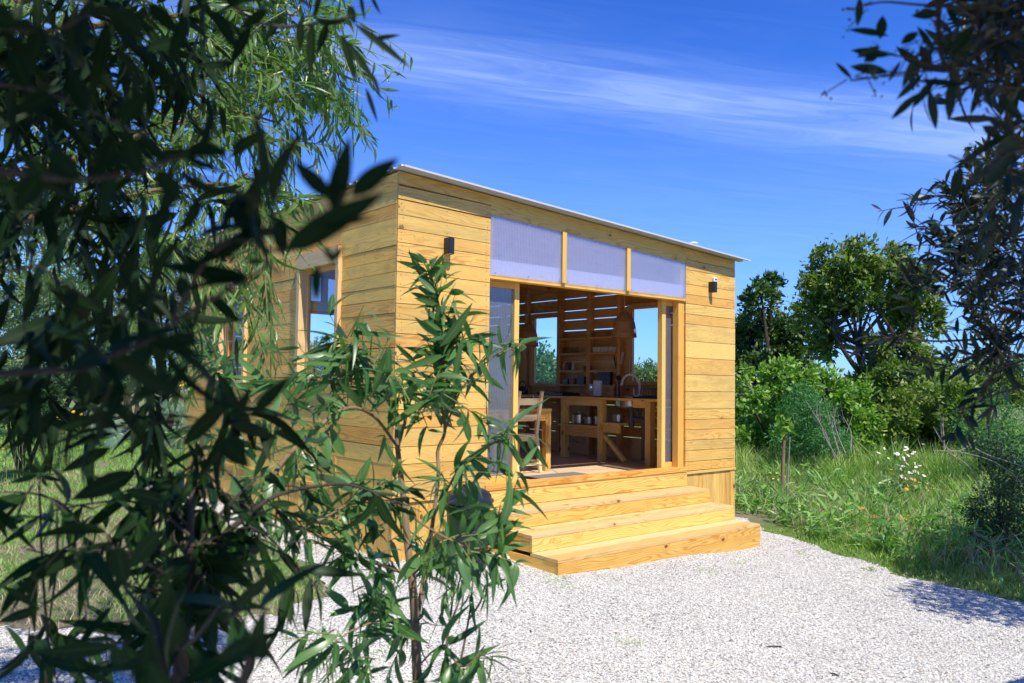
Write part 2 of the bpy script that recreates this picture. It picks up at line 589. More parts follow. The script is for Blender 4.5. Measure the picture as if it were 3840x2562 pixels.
def rattan():
    m, nt, out = new_mat('woven rattan')
    uvn = nd(nt, 'ShaderNodeUVMap')
    sp = nd(nt, 'ShaderNodeSeparateXYZ')
    lk(nt, uvn.outputs[0], sp.inputs[0])
    a = math_n(nt, 'SINE', math_n(nt, 'MULTIPLY', sp.outputs[0], 2 * math.pi * 46))
    b = math_n(nt, 'SINE', math_n(nt, 'MULTIPLY', sp.outputs[1], 2 * math.pi * 90))
    h = math_n(nt, 'MULTIPLY', a, b)
    p = nd(nt, 'ShaderNodeBsdfPrincipled', inp={'Roughness': 0.6})
    lk(nt, ramp(nt, math_n(nt, 'ADD', math_n(nt, 'MULTIPLY', h, 0.5), 0.5), [(0.1, (0.20, 0.09, 0.03)), (0.8, (0.56, 0.31, 0.13))]), p.inputs['Base Color'])
    bn = nd(nt, 'ShaderNodeBump', inp={'Strength': 0.6, 'Distance': 0.004})
    lk(nt, h, bn.inputs['Height'])
    lk(nt, bn.outputs[0], p.inputs['Normal'])
    tr = nd(nt, 'ShaderNodeBsdfTransparent')
    mx = nd(nt, 'ShaderNodeMixShader')
    # open bands in the weave
    sel = math_n(nt, 'MULTIPLY', math_n(nt, 'GREATER_THAN', math_n(nt, 'ABSOLUTE', a), 0.45), math_n(nt, 'GREATER_THAN', math_n(nt, 'ABSOLUTE', b), 0.45))
    bandz = ramp(nt, sp.outputs[1], [(0.0, (0, 0, 0)), (0.055, (1, 1, 1)), (0.125, (0, 0, 0)), (0.205, (1, 1, 1)), (0.245, (0, 0, 0))], 'CONSTANT')
    lk(nt, math_n(nt, 'MULTIPLY', sel, bandz), mx.inputs[0])
    lk(nt, p.outputs[0], mx.inputs[1])
    lk(nt, tr.outputs[0], mx.inputs[2])
    lk(nt, mx.outputs[0], out.inputs[0])
    return m


M['rattan'] = rattan()


def fresnel(nt, ior):
    """the same reflectance from either side of a thin pane"""
    geo = nd(nt, 'ShaderNodeNewGeometry')
    fr = nd(nt, 'ShaderNodeFresnel')
    v = math_n(nt, 'ADD', math_n(nt, 'MULTIPLY', geo.outputs['Backfacing'], 1.0 / ior - ior), ior)
    lk(nt, v, fr.inputs['IOR'])
    return fr


def glass(name='clear window glass', tint=(0.93, 0.96, 0.95), rough=0.0):
    m, nt, out = new_mat(name)
    tr = nd(nt, 'ShaderNodeBsdfTransparent')
    tr.inputs[0].default_value = (*tint, 1)
    gl = nd(nt, 'ShaderNodeBsdfGlossy', inp={'Roughness': rough})
    fr = fresnel(nt, 1.45)
    mx = nd(nt, 'ShaderNodeMixShader')
    lk(nt, fr.outputs[0], mx.inputs[0])
    lk(nt, tr.outputs[0], mx.inputs[1])
    lk(nt, gl.outputs[0], mx.inputs[2])
    lk(nt, mx.outputs[0], out.inputs[0])
    return m


M['glass'] = glass()


def polycarb(name, haze, diff, tint, scat):
    """twin-wall sheet: fluted, part clear, part scattering, shiny outside"""
    m, nt, out = new_mat(name)
    uvn = nd(nt, 'ShaderNodeUVMap')
    sp = nd(nt, 'ShaderNodeSeparateXYZ')
    lk(nt, uvn.outputs[0], sp.inputs[0])
    flute = math_n(nt, 'SINE', math_n(nt, 'MULTIPLY', sp.outputs[1], 2 * math.pi / 0.021))
    rib = ramp(nt, math_n(nt, 'ADD', math_n(nt, 'MULTIPLY', flute, 0.5), 0.5), [(0.55, (0, 0, 0)), (0.95, (1, 1, 1))])
    nz = nd(nt, 'ShaderNodeTexNoise', inp={'Scale': 9.0, 'Detail': 4.0})
    lk(nt, uvn.outputs[0], nz.inputs['Vector'])
    tr = nd(nt, 'ShaderNodeBsdfTransparent')
    tr.inputs[0].default_value = (*tint, 1)
    df = nd(nt, 'ShaderNodeBsdfDiffuse')
    df.inputs[0].default_value = (*scat, 1)
    tl = nd(nt, 'ShaderNodeBsdfTranslucent')
    tl.inputs[0].default_value = (*scat, 1)
    sc = nd(nt, 'ShaderNodeMixShader')
    sc.inputs[0].default_value = 0.45
    lk(nt, df.outputs[0], sc.inputs[1])
    lk(nt, tl.outputs[0], sc.inputs[2])
    mx = nd(nt, 'ShaderNodeMixShader')
    hf = math_n(nt, 'ADD', math_n(nt, 'ADD', math_n(nt, 'MULTIPLY', rib, haze * 0.3), haze),
                math_n(nt, 'MULTIPLY', math_n(nt, 'SUBTRACT', nz.outputs[0], 0.5), haze * 0.4), clamp=True)
    lk(nt, hf, mx.inputs[0])
    lk(nt, tr.outputs[0], mx.inputs[1])
    lk(nt, sc.outputs[0], mx.inputs[2])
    gl = nd(nt, 'ShaderNodeBsdfGlossy', inp={'Roughness': 0.12})
    bn = nd(nt, 'ShaderNodeBump', inp={'Strength': 0.25, 'Distance': 0.003})
    lk(nt, flute, bn.inputs['Height'])
    lk(nt, bn.outputs[0], gl.inputs['Normal'])
    fr = fresnel(nt, 1.58)
    m2 = nd(nt, 'ShaderNodeMixShader')
    lk(nt, math_n(nt, 'MULTIPLY', fr.outputs[0], diff, True), m2.inputs[0])
    lk(nt, mx.outputs[0], m2.inputs[1])
    lk(nt, gl.outputs[0], m2.inputs[2])
    lk(nt, m2.outputs[0], out.inputs[0])
    return m


M['poly_top'] = polycarb('twin-wall sheet', 0.27, 2.2, (0.94, 0.95, 1.0), (.76, .79, 1.0))  # bluish scatter colour stands for the sky reflected in clear sheet
M['poly_door'] = polycarb('clear twin-wall sheet', 0.36, 2.6, (0.55, 0.59, 0.64), (.42, .47, .56))


def leafmat(name, a, b, back, rib, rough=0.38, transl=0.28, spec=0.45, tcol=None):
    m, nt, out = new_mat(name)
    tn = nd(nt, 'ShaderNodeAttribute', attribute_name='tone').outputs['Fac']
    uvn = nd(nt, 'ShaderNodeUVMap')
    sp = nd(nt, 'ShaderNodeSeparateXYZ')
    lk(nt, uvn.outputs[0], sp.inputs[0])
    col = mixc(nt, tn, a, b)
    dist = math_n(nt, 'ABSOLUTE', math_n(nt, 'SUBTRACT', sp.outputs[0], 0.5))
    if rib is not None:
        rf = ramp(nt, dist, [(0.015, (0.7, 0.7, 0.7)), (0.07, (0, 0, 0))])
        col = mixc(nt, rf, col, rib)
    geo = nd(nt, 'ShaderNodeNewGeometry')
    if back is not None:
        col = mixc(nt, math_n(nt, 'MULTIPLY', geo.outputs['Backfacing'], 0.65), col, back)
    p = nd(nt, 'ShaderNodeBsdfPrincipled', inp={'Roughness': rough, 'Specular IOR Level': spec})
    lk(nt, col, p.inputs['Base Color'])
    tl = nd(nt, 'ShaderNodeBsdfTranslucent')
    tc_ = mixc(nt, 1.0, col, tcol or (1.5, 2.3, 0.55), 'MULTIPLY')
    lk(nt, tc_, tl.inputs[0])
    mx = nd(nt, 'ShaderNodeMixShader')
    mx.inputs[0].default_value = transl
    lk(nt, p.outputs[0], mx.inputs[1])
    lk(nt, tl.outputs[0], mx.inputs[2])
    lk(nt, mx.outputs[0], out.inputs[0])
    return m


M['acacia_half_shade'] = leafmat('young acacia toned for shade', (0.005, 0.022, 0.004), (0.022, 0.056, 0.014), (0.020, 0.042, 0.015), (0.04, 0.07, 0.02), rough=0.45, transl=0.2, spec=.16)  # darkened so the shade at the lower left lies in the colour
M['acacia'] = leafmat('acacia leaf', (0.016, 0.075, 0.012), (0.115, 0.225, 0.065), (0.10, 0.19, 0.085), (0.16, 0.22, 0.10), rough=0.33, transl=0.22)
M['acacia_shade'] = leafmat('acacia leaf toned for shade', (0.005, 0.016, 0.004), (0.014, 0.036, 0.010), (0.013, 0.027, 0.010), (0.024, 0.044, 0.012), rough=0.55, transl=0.16, spec=.10)  # shade and silhouette of the near boughs put into the leaf colour
M['acacia_lit'] = leafmat('acacia canopy toned for sun', (0.055, 0.13, 0.02), (0.18, 0.27, 0.06), (0.13, 0.19, 0.10), (0.2, 0.24, 0.09), rough=0.36, transl=0.28)  # sunlit tone of the upper canopy put into the leaf colour
M['pod'] = leafmat('green pod', (0.06, 0.17, 0.03), (0.14, 0.26, 0.05), None, None, transl=0.3)
M['olive'] = leafmat('olive leaf', (0.010, 0.026, 0.014), (0.03, 0.05, 0.026), (0.028, 0.042, 0.028), (0.035, 0.05, 0.03), rough=0.4, transl=0.10, spec=.35)  # colour lowered so the shaded near boughs read as silhouettes
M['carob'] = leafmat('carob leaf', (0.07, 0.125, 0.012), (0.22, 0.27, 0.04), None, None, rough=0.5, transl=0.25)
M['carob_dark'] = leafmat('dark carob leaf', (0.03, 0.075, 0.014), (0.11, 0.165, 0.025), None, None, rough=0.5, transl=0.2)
M['lemon'] = leafmat('citrus leaf', (0.09, 0.20, 0.018), (0.26, 0.37, 0.05), None, None, rough=0.5, transl=0.3)
M['scrub'] = leafmat('fine shrub leaf', (0.04, 0.14, 0.035), (0.10, 0.25, 0.07), None, None, rough=0.5, transl=0.3)
M['pale_shrub'] = leafmat('pale shrub leaf', (0.10, 0.17, 0.06), (0.27, 0.31, 0.14), None, None, rough=0.5, transl=0.3)
M['pine_needle'] = leafmat('grey green conifer', (0.07, 0.10, 0.05), (0.17, 0.18, 0.09), None, None, rough=0.5, transl=0.2)
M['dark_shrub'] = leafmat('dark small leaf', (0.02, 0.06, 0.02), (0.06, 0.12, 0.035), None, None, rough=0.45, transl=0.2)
M['meadow'] = leafmat('meadow grass', (0.19, 0.33, 0.05), (0.52, 0.54, 0.20), None, None, rough=0.5, transl=0.35, tcol=(1.3, 1.7, 0.6))
M['lawn'] = leafmat('lawn grass', (0.16, 0.36, 0.05), (0.42, 0.50, 0.15), None, None, rough=0.5, transl=0.35, tcol=(1.3, 1.7, 0.6))
M['weed'] = leafmat('meadow weed', (0.08, 0.22, 0.04), (0.28, 0.42, 0.11), None, None, rough=0.45, transl=0.3)
M['litter'] = leafmat('dry fallen leaf', (0.10, 0.06, 0.03), (0.26, 0.17, 0.09), None, None, rough=0.7, transl=0.1, tcol=(1, 1, .8))
M['straw'] = leafmat('dry straw', (0.42, 0.34, 0.20), (0.55, 0.45, 0.28), None, None, rough=0.6, transl=0.2, tcol=(1, 1, 0.9))
M['cactus'] = plain('prickly pear pad', (0.13, 0.21, 0.12), 0.5, noise=0.25, nscale=14)
M['petal_white'] = plain('white petal', (0.82, 0.80, 0.70), 0.6, noise=0.05)
M['petal_yellow'] = plain('yellow petal', (0.78, 0.52, 0.02), 0.6, noise=0.1)
M['petal_orange'] = plain('orange petal', (0.80, 0.28, 0.01), 0.6, noise=0.1)
M['petal_lime'] = plain('greenish yellow petal', (0.62, 0.60, 0.05), 0.6, noise=0.1)
M['lemon_fruit'] = plain('yellow fruit', (0.66, 0.52, 0.04), 0.45, noise=0.1)


def bark(name, a, b, sc=18):
    m, nt, out = new_mat(name)
    t = nd(nt, 'ShaderNodeTexCoord')
    mp = nd(nt, 'ShaderNodeMapping')
    mp.inputs['Scale'].default_value = (sc, sc, sc * 0.35)
    lk(nt, t.outputs['Object'], mp.inputs[0])
    n = nd(nt, 'ShaderNodeTexNoise', inp={'Scale': 1.0, 'Detail': 6.0, 'Roughness': 0.7})
    lk(nt, mp.outputs[0], n.inputs['Vector'])
    p = nd(nt, 'ShaderNodeBsdfPrincipled', inp={'Roughness': 0.75, 'Specular IOR Level': 0.2})
    lk(nt, ramp(nt, n.outputs[0], [(0.3, a), (0.7, b)]), p.inputs['Base Color'])
    bn = nd(nt, 'ShaderNodeBump', inp={'Strength': 0.5, 'Distance': 0.01})
    lk(nt, n.outputs[0], bn.inputs['Height'])
    lk(nt, bn.outputs[0], p.inputs['Normal'])
    lk(nt, p.outputs[0], out.inputs[0])
    return m


M['bark'] = bark('tan acacia bark', (0.13, 0.085, 0.045), (0.30, 0.21, 0.12))
M['bark_dark'] = bark('dark bark', (0.03, 0.024, 0.018), (0.09, 0.07, 0.05))
M['twig'] = bark('green twig', (0.13, 0.17, 0.05), (0.25, 0.27, 0.09), 60)
M['twig_grey'] = bark('grey twig', (0.16, 0.14, 0.115), (0.34, 0.30, 0.26), 40)


def ground_mat():
    m, nt, out = new_mat('grassland soil')
    t = nd(nt, 'ShaderNodeTexCoord')
    n1 = nd(nt, 'ShaderNodeTexNoise', inp={'Scale': 0.55, 'Detail': 6.0, 'Roughness': 0.62})
    n2 = nd(nt, 'ShaderNodeTexNoise', inp={'Scale': 11.0, 'Detail': 6.0, 'Roughness': 0.7})
    n3 = nd(nt, 'ShaderNodeTexNoise', inp={'Scale': 90.0, 'Detail': 4.0, 'Roughness': 0.7})
    for n in (n1, n2, n3):
        lk(nt, t.outputs['Object'], n.inputs['Vector'])
    soil = mixc(nt, n2.outputs[0], (0.20, 0.145, 0.095), (0.40, 0.32, 0.235))
    grass = mixc(nt, n2.outputs[0], (0.09, 0.19, 0.03), (0.21, 0.28, 0.08))
    f = ramp(nt, math_n(nt, 'ADD', n1.outputs[0], math_n(nt, 'MULTIPLY', math_n(nt, 'SUBTRACT', n2.outputs[0], 0.5), 0.5)), [(0.40, (0, 0, 0)), (0.56, (1, 1, 1))])
    col = mixc(nt, f, soil, grass)
    col = mixc(nt, math_n(nt, 'MULTIPLY', n3.outputs[0], 0.4), col, mixc(nt, 1.0, col, (0.45, 0.42, 0.4), 'MULTIPLY'))
    p = nd(nt, 'ShaderNodeBsdfPrincipled', inp={'Roughness': 0.95, 'Specular IOR Level': 0.1})
    lk(nt, col, p.inputs['Base Color'])
    b = nd(nt, 'ShaderNodeBump', inp={'Strength': 0.8, 'Distance': 0.03})
    lk(nt, math_n(nt, 'ADD', n2.outputs[0], n3.outputs[0]), b.inputs['Height'])
    lk(nt, b.outputs[0], p.inputs['Normal'])
    lk(nt, p.outputs[0], out.inputs[0])
    return m


M['ground'] = ground_mat()


def gravel_mat():
    m, nt, out = new_mat('crushed white limestone')
    t = nd(nt, 'ShaderNodeTexCoord')
    vo = nd(nt, 'ShaderNodeTexVoronoi', feature='F1', inp={'Scale': 62.0})
    lk(nt, t.outputs['Object'], vo.inputs['Vector'])
    cs = nd(nt, 'ShaderNodeSeparateColor')
    lk(nt, vo.outputs['Color'], cs.inputs[0])
    col = ramp(nt, cs.outputs[0], [(0.0, (0.34, 0.31, 0.27)), (0.25, (0.50, 0.475, 0.42)), (0.6, (0.66, 0.63, 0.57)), (1.0, (0.77, 0.75, 0.69))])
    dk = ramp(nt, vo.outputs['Distance'], [(0.35, (1, 1, 1)), (0.75, (0.35, 0.33, 0.31))])
    col = mixc(nt, 1.0, col, dk, 'MULTIPLY')
    big = nd(nt, 'ShaderNodeTexNoise', inp={'Scale': 1.6, 'Detail': 5.0, 'Roughness': 0.6})
    lk(nt, t.outputs['Object'], big.inputs['Vector'])
    col = mixc(nt, ramp(nt, big.outputs[0], [(0.45, (0, 0, 0)), (0.75, (0.45, 0.45, 0.45))]), col, (0.42, 0.39, 0.34))
    p = nd(nt, 'ShaderNodeBsdfPrincipled', inp={'Roughness': 0.9, 'Specular IOR Level': 0.15})
    lk(nt, col, p.inputs['Base Color'])
    b = nd(nt, 'ShaderNodeBump', inp={'Strength': .6, 'Distance': 0.010})
    b.invert = True
    lk(nt, vo.outputs['Distance'], b.inputs['Height'])
    lk(nt, b.outputs[0], p.inputs['Normal'])
    lk(nt, p.outputs[0], out.inputs[0])
    return m


M['gravel'] = gravel_mat()


def stone_mat():
    m, nt, out = new_mat('limestone chip')
    tn = nd(nt, 'ShaderNodeAttribute', attribute_name='tone').outputs['Fac']
    col = ramp(nt, tn, [(0.0, (0.32, 0.29, 0.235)), (0.05, (0.47, 0.44, 0.365)), (0.2, (0.56, 0.54, 0.455)), (0.55, (0.67, 0.655, 0.545)), (0.93, (0.73, 0.715, 0.60)), (1.0, (0.58, 0.44, 0.30))])
    p = nd(nt, 'ShaderNodeBsdfPrincipled', inp={'Roughness': 0.85, 'Specular IOR Level': 0.2})
    lk(nt, col, p.inputs['Base Color'])
    lk(nt, p.outputs[0], out.inputs[0])
    return m


M['stone'] = stone_mat()


# ---------------------------------------------------------------- parenting in world coordinates
def hang(o, p):
    o.parent = p
    if p is not None and p.type == 'EMPTY':
        o.matrix_parent_inverse = (Matrix.Translation(p.location) @ p.rotation_euler.to_matrix().to_4x4()).inverted()
    return o


def part(mb, name, mat, parent, label=None, bevel=0.0, merge=False):
    o = mb.build(name, mat, None, merge=merge, bevel=bevel)
    hang(o, parent)
    if label:
        o['label'] = label
    return o


# ---------------------------------------------------------------- the cabin
CW, CD, HL, HR = 5.28, 5.64, 3.683, 3.398
XL, XR = 1.093, 4.237
FLOOR = 0.61


def roof_z(x):
    return HL + (HR - HL) * x / CW


cabin = thing('cabin', 'small yellow pine cabin with sloping white metal roof and open front', 'cabin', (2.64, 2.82, 0.1))


def boards(mb, P, u0, u1, edges, openings=(), gap=0.006, nails=(), th=0.022, joints=0.0, wane=0.0, ztop=None, jit=0.0015, skirt=False):
    """horizontal boards; P(u, z, depth) -> point; edges are (z at u0, z at u1) pairs from the bottom up"""
    zat = lambda e, u: e[0] + (e[1] - e[0]) * (u - u0) / (u1 - u0)
    for lo, hi in zip(edges[:-1], edges[1:]):
        segs = []
        cuts = sorted({u0, u1} | {q for o in openings for q in o[:2]})
        # vertical pieces where an opening cuts only part of the board's height
        for a, b in zip(cuts[:-1], cuts[1:]):
            zz = [(None, None)]
            for (oa, ob, za, zb) in openings:
                if a >= oa - 1e-6 and b <= ob + 1e-6:
                    mid = 0.5 * (a + b)
                    l, h = zat(lo, mid), zat(hi, mid)
                    zz = []
                    if za > l + 0.01:
                        zz.append((None, min(za, h)))
                    if zb < h - 0.01:
                        zz.append((max(zb, l), None))
            for z_ in zz:
                if segs and segs[-1][1] == a and segs[-1][2] == z_ == (None, None):
                    segs[-1] = (segs[-1][0], b, z_)
                else:
                    segs.append((a, b, z_))
        for (a, b, (zl, zh)) in segs:
            pieces = [(a, b)]
            if joints and b - a > 2.0 and random.random() < joints:
                c = a + (b - a) * random.uniform(0.3, 0.7)
                pieces = [(a, c - 0.001), (c + 0.001, b)]
            for (pa, pb) in pieces:
                dj = random.uniform(-jit, jit)
                w = [random.uniform(-wane, wane) for _ in range(4)]
                q = []
                for d in (0.0 + dj, th + dj):
                    for (u, k) in ((pa, 0), (pb, 1)):
                        l = zat(lo, u) + gap / 2 + w[k] * 0.5 if zl is None else zl
                        h = zat(hi, u) - gap / 2 + w[2 + k] * 0.5 if zh is None else zh
                        if ztop is not None:
                            h = min(h, ztop(u))
                        q.append((P(u, l, d), P(u, h, d)))
                # corners: x = along, y = depth, z = up
                c8 = [q[0][0], q[1][0], q[2][0], q[3][0], q[0][1], q[1][1], q[2][1], q[3][1]]
                mb.hexa(c8, 0)
                if len(nails) and pb - pa > 0.15:
                    us = [pa + 0.045 + random.uniform(-.008, .008), pb - 0.045 + random.uniform(-.008, .008)] + [n for n in nails if pa + .1 < n < pb - .1]
                    for u in us:
                        l, h = zat(lo, u), zat(hi, u)
                        if zl is not None:
                            l = zl
                        if zh is not None:
                            h = zh
                        if h - l < 0.07:
                            continue
                        for fz in (0.24, 0.76):
                            z = l + (h - l) * fz + random.uniform(-.008, .008)
                            uu = u + random.uniform(-.008, .008)
                            if ztop is not None and z > ztop(uu) - .015:
                                continue
                            r_ = 0.0050
                            mb.face([P(uu + r_ * math.cos(k), z + r_ * math.sin(k), dj - 0.0008) for k in np.linspace(0, 2 * math.pi, 7)[:-1]],
                                    [(0, 0)] * 6, 0.5, 1)


PF = lambda u, z, d: (u, d, z)                       # front
PB = lambda u, z, d: (u, CD - d, z)                  # back
PL = lambda u, z, d: (d, u, z)                       # left
PR = lambda u, z, d: (CW - d, u, z)                  # right

e_fl = [(.655, .655), (.81, .81), (.97, .97), (1.13, 1.135), (1.30, 1.305), (1.475, 1.472), (1.64, 1.636), (1.775, 1.766),
        (1.915, 1.90), (2.045, 2.033), (2.176, 2.161), (2.306, 2.30), (2.453, 2.459), (2.604, 2.598), (2.748, 2.737),
        (2.893, 2.878), (3.02, 3.01), (3.145, 3.135), (3.28, 3.265)]
mb = MB()
boards(mb, PF, 0.0, XL, e_fl, nails=(.55,))
boards(mb, PF, 0.0, XL, [(3.28, 3.265), (3.42, 3.388)], nails=(.55,))
boards(mb, PF, 0.0, XL, [(3.425, 3.398), (3.548, 3.522)], nails=(.55,), jit=0.003)
mb.hexa([PF(0, 3.566, 0), PF(XL, 3.527, 0), PF(0, 3.566, .022), PF(XL, 3.527, .022),
         PF(0, HL, 0), PF(XL, roof_z(XL), 0), PF(0, HL, .022), PF(XL, roof_z(XL), .022)], 0, 0.35)
er = [.655, .77, .905, 1.035, 1.166, 1.294, 1.424, 1.647, 1.859, 2.067, 2.279, 2.493, 2.618, 2.749, 2.867, 2.995, 3.177, 3.286, 3.42]
boards(mb, PF, XR, CW, [(z + .006, z) for z in er[:-2]] + [(3.31, 3.286), (3.50, 3.44)], nails=(4.76,), ztop=roof_z)
# fascia over the clerestory
mb.hexa([PF(XL + .002, 3.433, 0), PF(XR - .002, 3.262, 0), PF(XL + .002, 3.433, .03), PF(XR - .002, 3.262, .03),
         PF(XL + .002, roof_z(XL), 0), PF(XR - .002, roof_z(XR), 0), PF(XL + .002, roof_z(XL), .03), PF(XR - .002, roof_z(XR), .03)], 0, 0.62)
# belt strip and vertical skirting boards
mb.box(0, CW, -.012, .02, .622, .653, 0, .3)
mb.box(0.0, .10, .002, .022, -.05, .62, 2)
mb.box(CW - .10, CW, .002, .022, -.25, .62, 2)
x = .102
while x < CW - .105:
    x2 = min(x + random.choice((.10, .11, .13)), CW - .102)
    mb.box(x, x2 - .002, .010 + random.uniform(-.002, .002), .03, -.2, .62, 2)
    x = x2
part(mb, 'front_wall', [M['pine'], M['nail']], cabin, 'yellow board front wall with two panels beside the opening')

# left wall
e_l = [.655, .81, .965, 1.13, 1.29, 1.45, 1.60, 1.76, 1.90, 2.044, 2.191, 2.369, 2.495, 2.623, 2.743, 2.87, 3.0, 3.13, 3.25, 3.375, 3.51, HL]
opn_l = [(1.09, 1.99, 1.70, 2.96), (3.49, 4.39, 1.70, 2.96)]
mb = MB()
boards(mb, PL, .024, CD - .024, [(z + random.uniform(-.006, .006), z + random.uniform(-.008, .008)) for z in e_l], opn_l, gap=.005,
       nails=(2.7, .6), joints=0.45, wane=.006, jit=.0025)
y = .026
mb.box(-.012, .02, .0, CD, .622, .653, 1, .3)
while y < CD - .03:
    y2 = min(y + random.choice((.10, .12, .13)), CD - .026)
    mb.box(.010 + random.uniform(-.002, .002), .03, y, y2 - .002, -.05, .62, 2)
    y = y2
part(mb, 'left_wall', [M['pine_old'], M['nail']], cabin, 'browner weathered board side wall with two tall windows')

# right wall: some boards stand apart and let the daylight through
e_r = [.60, .77, .935, 1.095, 1.25, 1.405, 1.56, 1.72, 1.90, 2.08, 2.26, 2.42, 2.583, 2.757, 2.907, 3.108, 3.25, HR]
gaps = {.935: .011, 1.095: .009, 1.405: .011, 2.583: .016, 2.757: .014, 2.907: .014, 3.108: .013}
opn_r = [(1.15, 1.80, 1.75, 2.86), (3.37, 4.02, 1.71, 2.83)]
mb = MB()
for lo, hi in zip(e_r[:-1], e_r[1:]):
    boards(mb, PR, .024, CD - .024, [(lo + gaps.get(lo, .001) / 2, lo + gaps.get(lo, .001) / 2), (hi - gaps.get(hi, .001) / 2, hi - gaps.get(hi, .001) / 2)],
           opn_r, gap=0.0, nails=(), joints=0.0)
y = .026
while y < CD - .03:
    y2 = min(y + .12, CD - .026)
    mb.box(CW - .03, CW - .01, y, y2 - .002, -.3, .61, 2)
    y = y2
part(mb, 'right_wall', [M['pine_in'], M['nail']], cabin)

# back wall with the same opening as the front
mb = MB()
boards(mb, PB, 0.0, XL, [(z, z) for z in e_l[:-1]] + [(HL, HL)], ztop=roof_z)
boards(mb, PB, XR, CW, [(z, z) for z in er], ztop=roof_z)
mb.hexa([PB(XL, 3.433, 0), PB(XR, 3.262, 0), PB(XL, 3.433, .03), PB(XR, 3.262, .03),
         PB(XL, roof_z(XL), 0), PB(XR, roof_z(XR), 0), PB(XL, roof_z(XL), .03), PB(XR, roof_z(XR), .03)], 0, .6)
mb.box(0, CW, CD - .03, CD - .01, -.2, .65, 0)
part(mb, 'back_wall', [M['pine_in'], M['nail']], cabin)

# framing seen inside
mb = MB()
for yy in (.16, 1.0, 2.21, 4.2, 4.9, 5.45):
    mb.box(.035, .125, yy, yy + .06, FLOOR, roof_z(.1) - .15, 2)
mb.box(.034, .04, .03, CD - .03, FLOOR, 1.68, 1)       # sheets added behind the left boards to stop sun leaks
mb.box(.034, .04, .03, CD - .03, 2.97, HL - .06, 1)
for (ya, yb) in ((.03, 1.08), (2.0, 3.48), (4.4, CD - .03)):
    mb.box(.034, .04, ya, yb, 1.68, 2.97, 1)
part(mb, 'light_stop_lining', M['pine_in'], cabin)
for (xa, xb) in ((.05, XL - .06), (XR + .06, CW - .05)):
    mb = MB()
    mb.hexa([(x, y, z) for z in (FLOOR, None) for y in (.03, .036) for x in (xa, xb)] if False else
            [(xa, .03, FLOOR), (xb, .03, FLOOR), (xa, .036, FLOOR), (xb, .036, FLOOR),
             (xa, .03, roof_z(xa) - .05), (xb, .03, roof_z(xb) - .05), (xa, .036, roof_z(xa) - .05), (xb, .036, roof_z(xb) - .05)], 2)
    part(mb, 'light_stop_lining', M['pine_in'], cabin)  # sheets added to stop sun leaking between the front boards
XI = CW - .024
for ya, yb in ((3.265, 3.345), (2.585, 2.665), (1.955, 2.015)):
    mb = MB()
    mb.box(XI - .10, XI - .002, ya, yb, FLOOR, HR - .15, 2)
    part(mb, 'stud', M['pine_in'], cabin)
for ya in (.55, 4.10, 4.75, 5.4):
    mb = MB()
    mb.box(XI - .10, XI - .002, ya, ya + .06, FLOOR, HR - .15, 2)
    part(mb, 'stud', M['pine_in'], cabin)
mb = MB()
mb.box(XI - .11, XI - .002, .03, CD - .03, HR - .165, HR - .02, 1)
part(mb, 'wall_plate', M['pine_in'], cabin)
for yy in np.arange(.35, CD - .1, .62):
    mb = MB()
    xa, xb = .13, XI - .12
    mb.hexa([(xa, yy, roof_z(xa) - .17), (xb, yy, roof_z(xb) - .17), (xa, yy + .055, roof_z(xa) - .17), (xb, yy + .055, roof_z(xb) - .17),
             (xa, yy, roof_z(xa) - .02), (xb, yy, roof_z(xb) - .02), (xa, yy + .055, roof_z(xa) - .02), (xb, yy + .055, roof_z(xb) - .02)], 0)
    part(mb, 'rafter', M['pine_in'], cabin)
mb = MB()
for i in range(30):
    ya, yb = .04 + i * .186, .04 + i * .186 + .183
    mb.hexa([(.02, ya, roof_z(.02) - .018), (CW - .02, ya, HR - .018), (.02, yb, roof_z(.02) - .018), (CW - .02, yb, HR - .018),
             (.02, ya, roof_z(.02) - .003), (CW - .02, ya, HR - .003), (.02, yb, roof_z(.02) - .003), (CW - .02, yb, HR - .003)], 0)
part(mb, 'ceiling', M['pine_in'], cabin)

# floor boards
mb = MB()
yy = .125
while yy < CD - .05:
    y2 = min(yy + .14, CD - .04)
    mb.box(.05, CW - .05, yy, y2 - .002, FLOOR - .03, FLOOR, 0)
    yy = y2
part(mb, 'floor', M['pine_floor'], cabin)
mb = MB()
mb.box(.06, CW - .06, .06, CD - .06, .30, .57, 0)
part(mb, 'floor_joists', M['pine_in'], cabin)

# corrugated roof
mb = MB()
per, hh = .14, .024
prof = [(0, 0), (.045, 0), (.062, hh), (.106, hh), (.123, 0), (.14, 0)]
ys = []
yy = -.150
while yy < CD + .16:
    for (a, h) in prof[:-1]:
        ys.append((yy + a, h))
    yy += per
ys = [q for q in ys if q[0] <= CD + .17]
xa, xb = -.035, CW + .135
for (ya, ha), (yb, hb) in zip(ys[:-1], ys[1:]):
    za, zb = roof_z(xa) + .012, roof_z(xb) + .012
    mb.hexa([(xa, ya, za + ha), (xb, ya, zb + ha), (xa, yb, za + hb), (xb, yb, zb + hb),
             (xa, ya, za + ha + .003), (xb, ya, zb + ha + .003), (xa, yb, za + hb + .003), (xb, yb, zb + hb + .003)], 0, .5)
roof = part(mb, 'roof', M['white_metal'], cabin, 'white corrugated metal roof sloping down to the right')
mb = MB()
mb.hexa([(xa, -.155, roof_z(xa) + .004), (xb, -.155, roof_z(xb) + .004), (xa, -.1505, roof_z(xa) + .004), (xb, -.1505, roof_z(xb) + .004),
         (xa, -.155, roof_z(xa) + .022), (xb, -.155, roof_z(xb) + .022), (xa, -.1505, roof_z(xa) + .022), (xb, -.1505, roof_z(xb) + .022)], 0, .5)
mb.build('eaves_flashing', M['white_metal'], roof)
q = on_plane(2600, 925, 1, 0.35)
mb = MB()
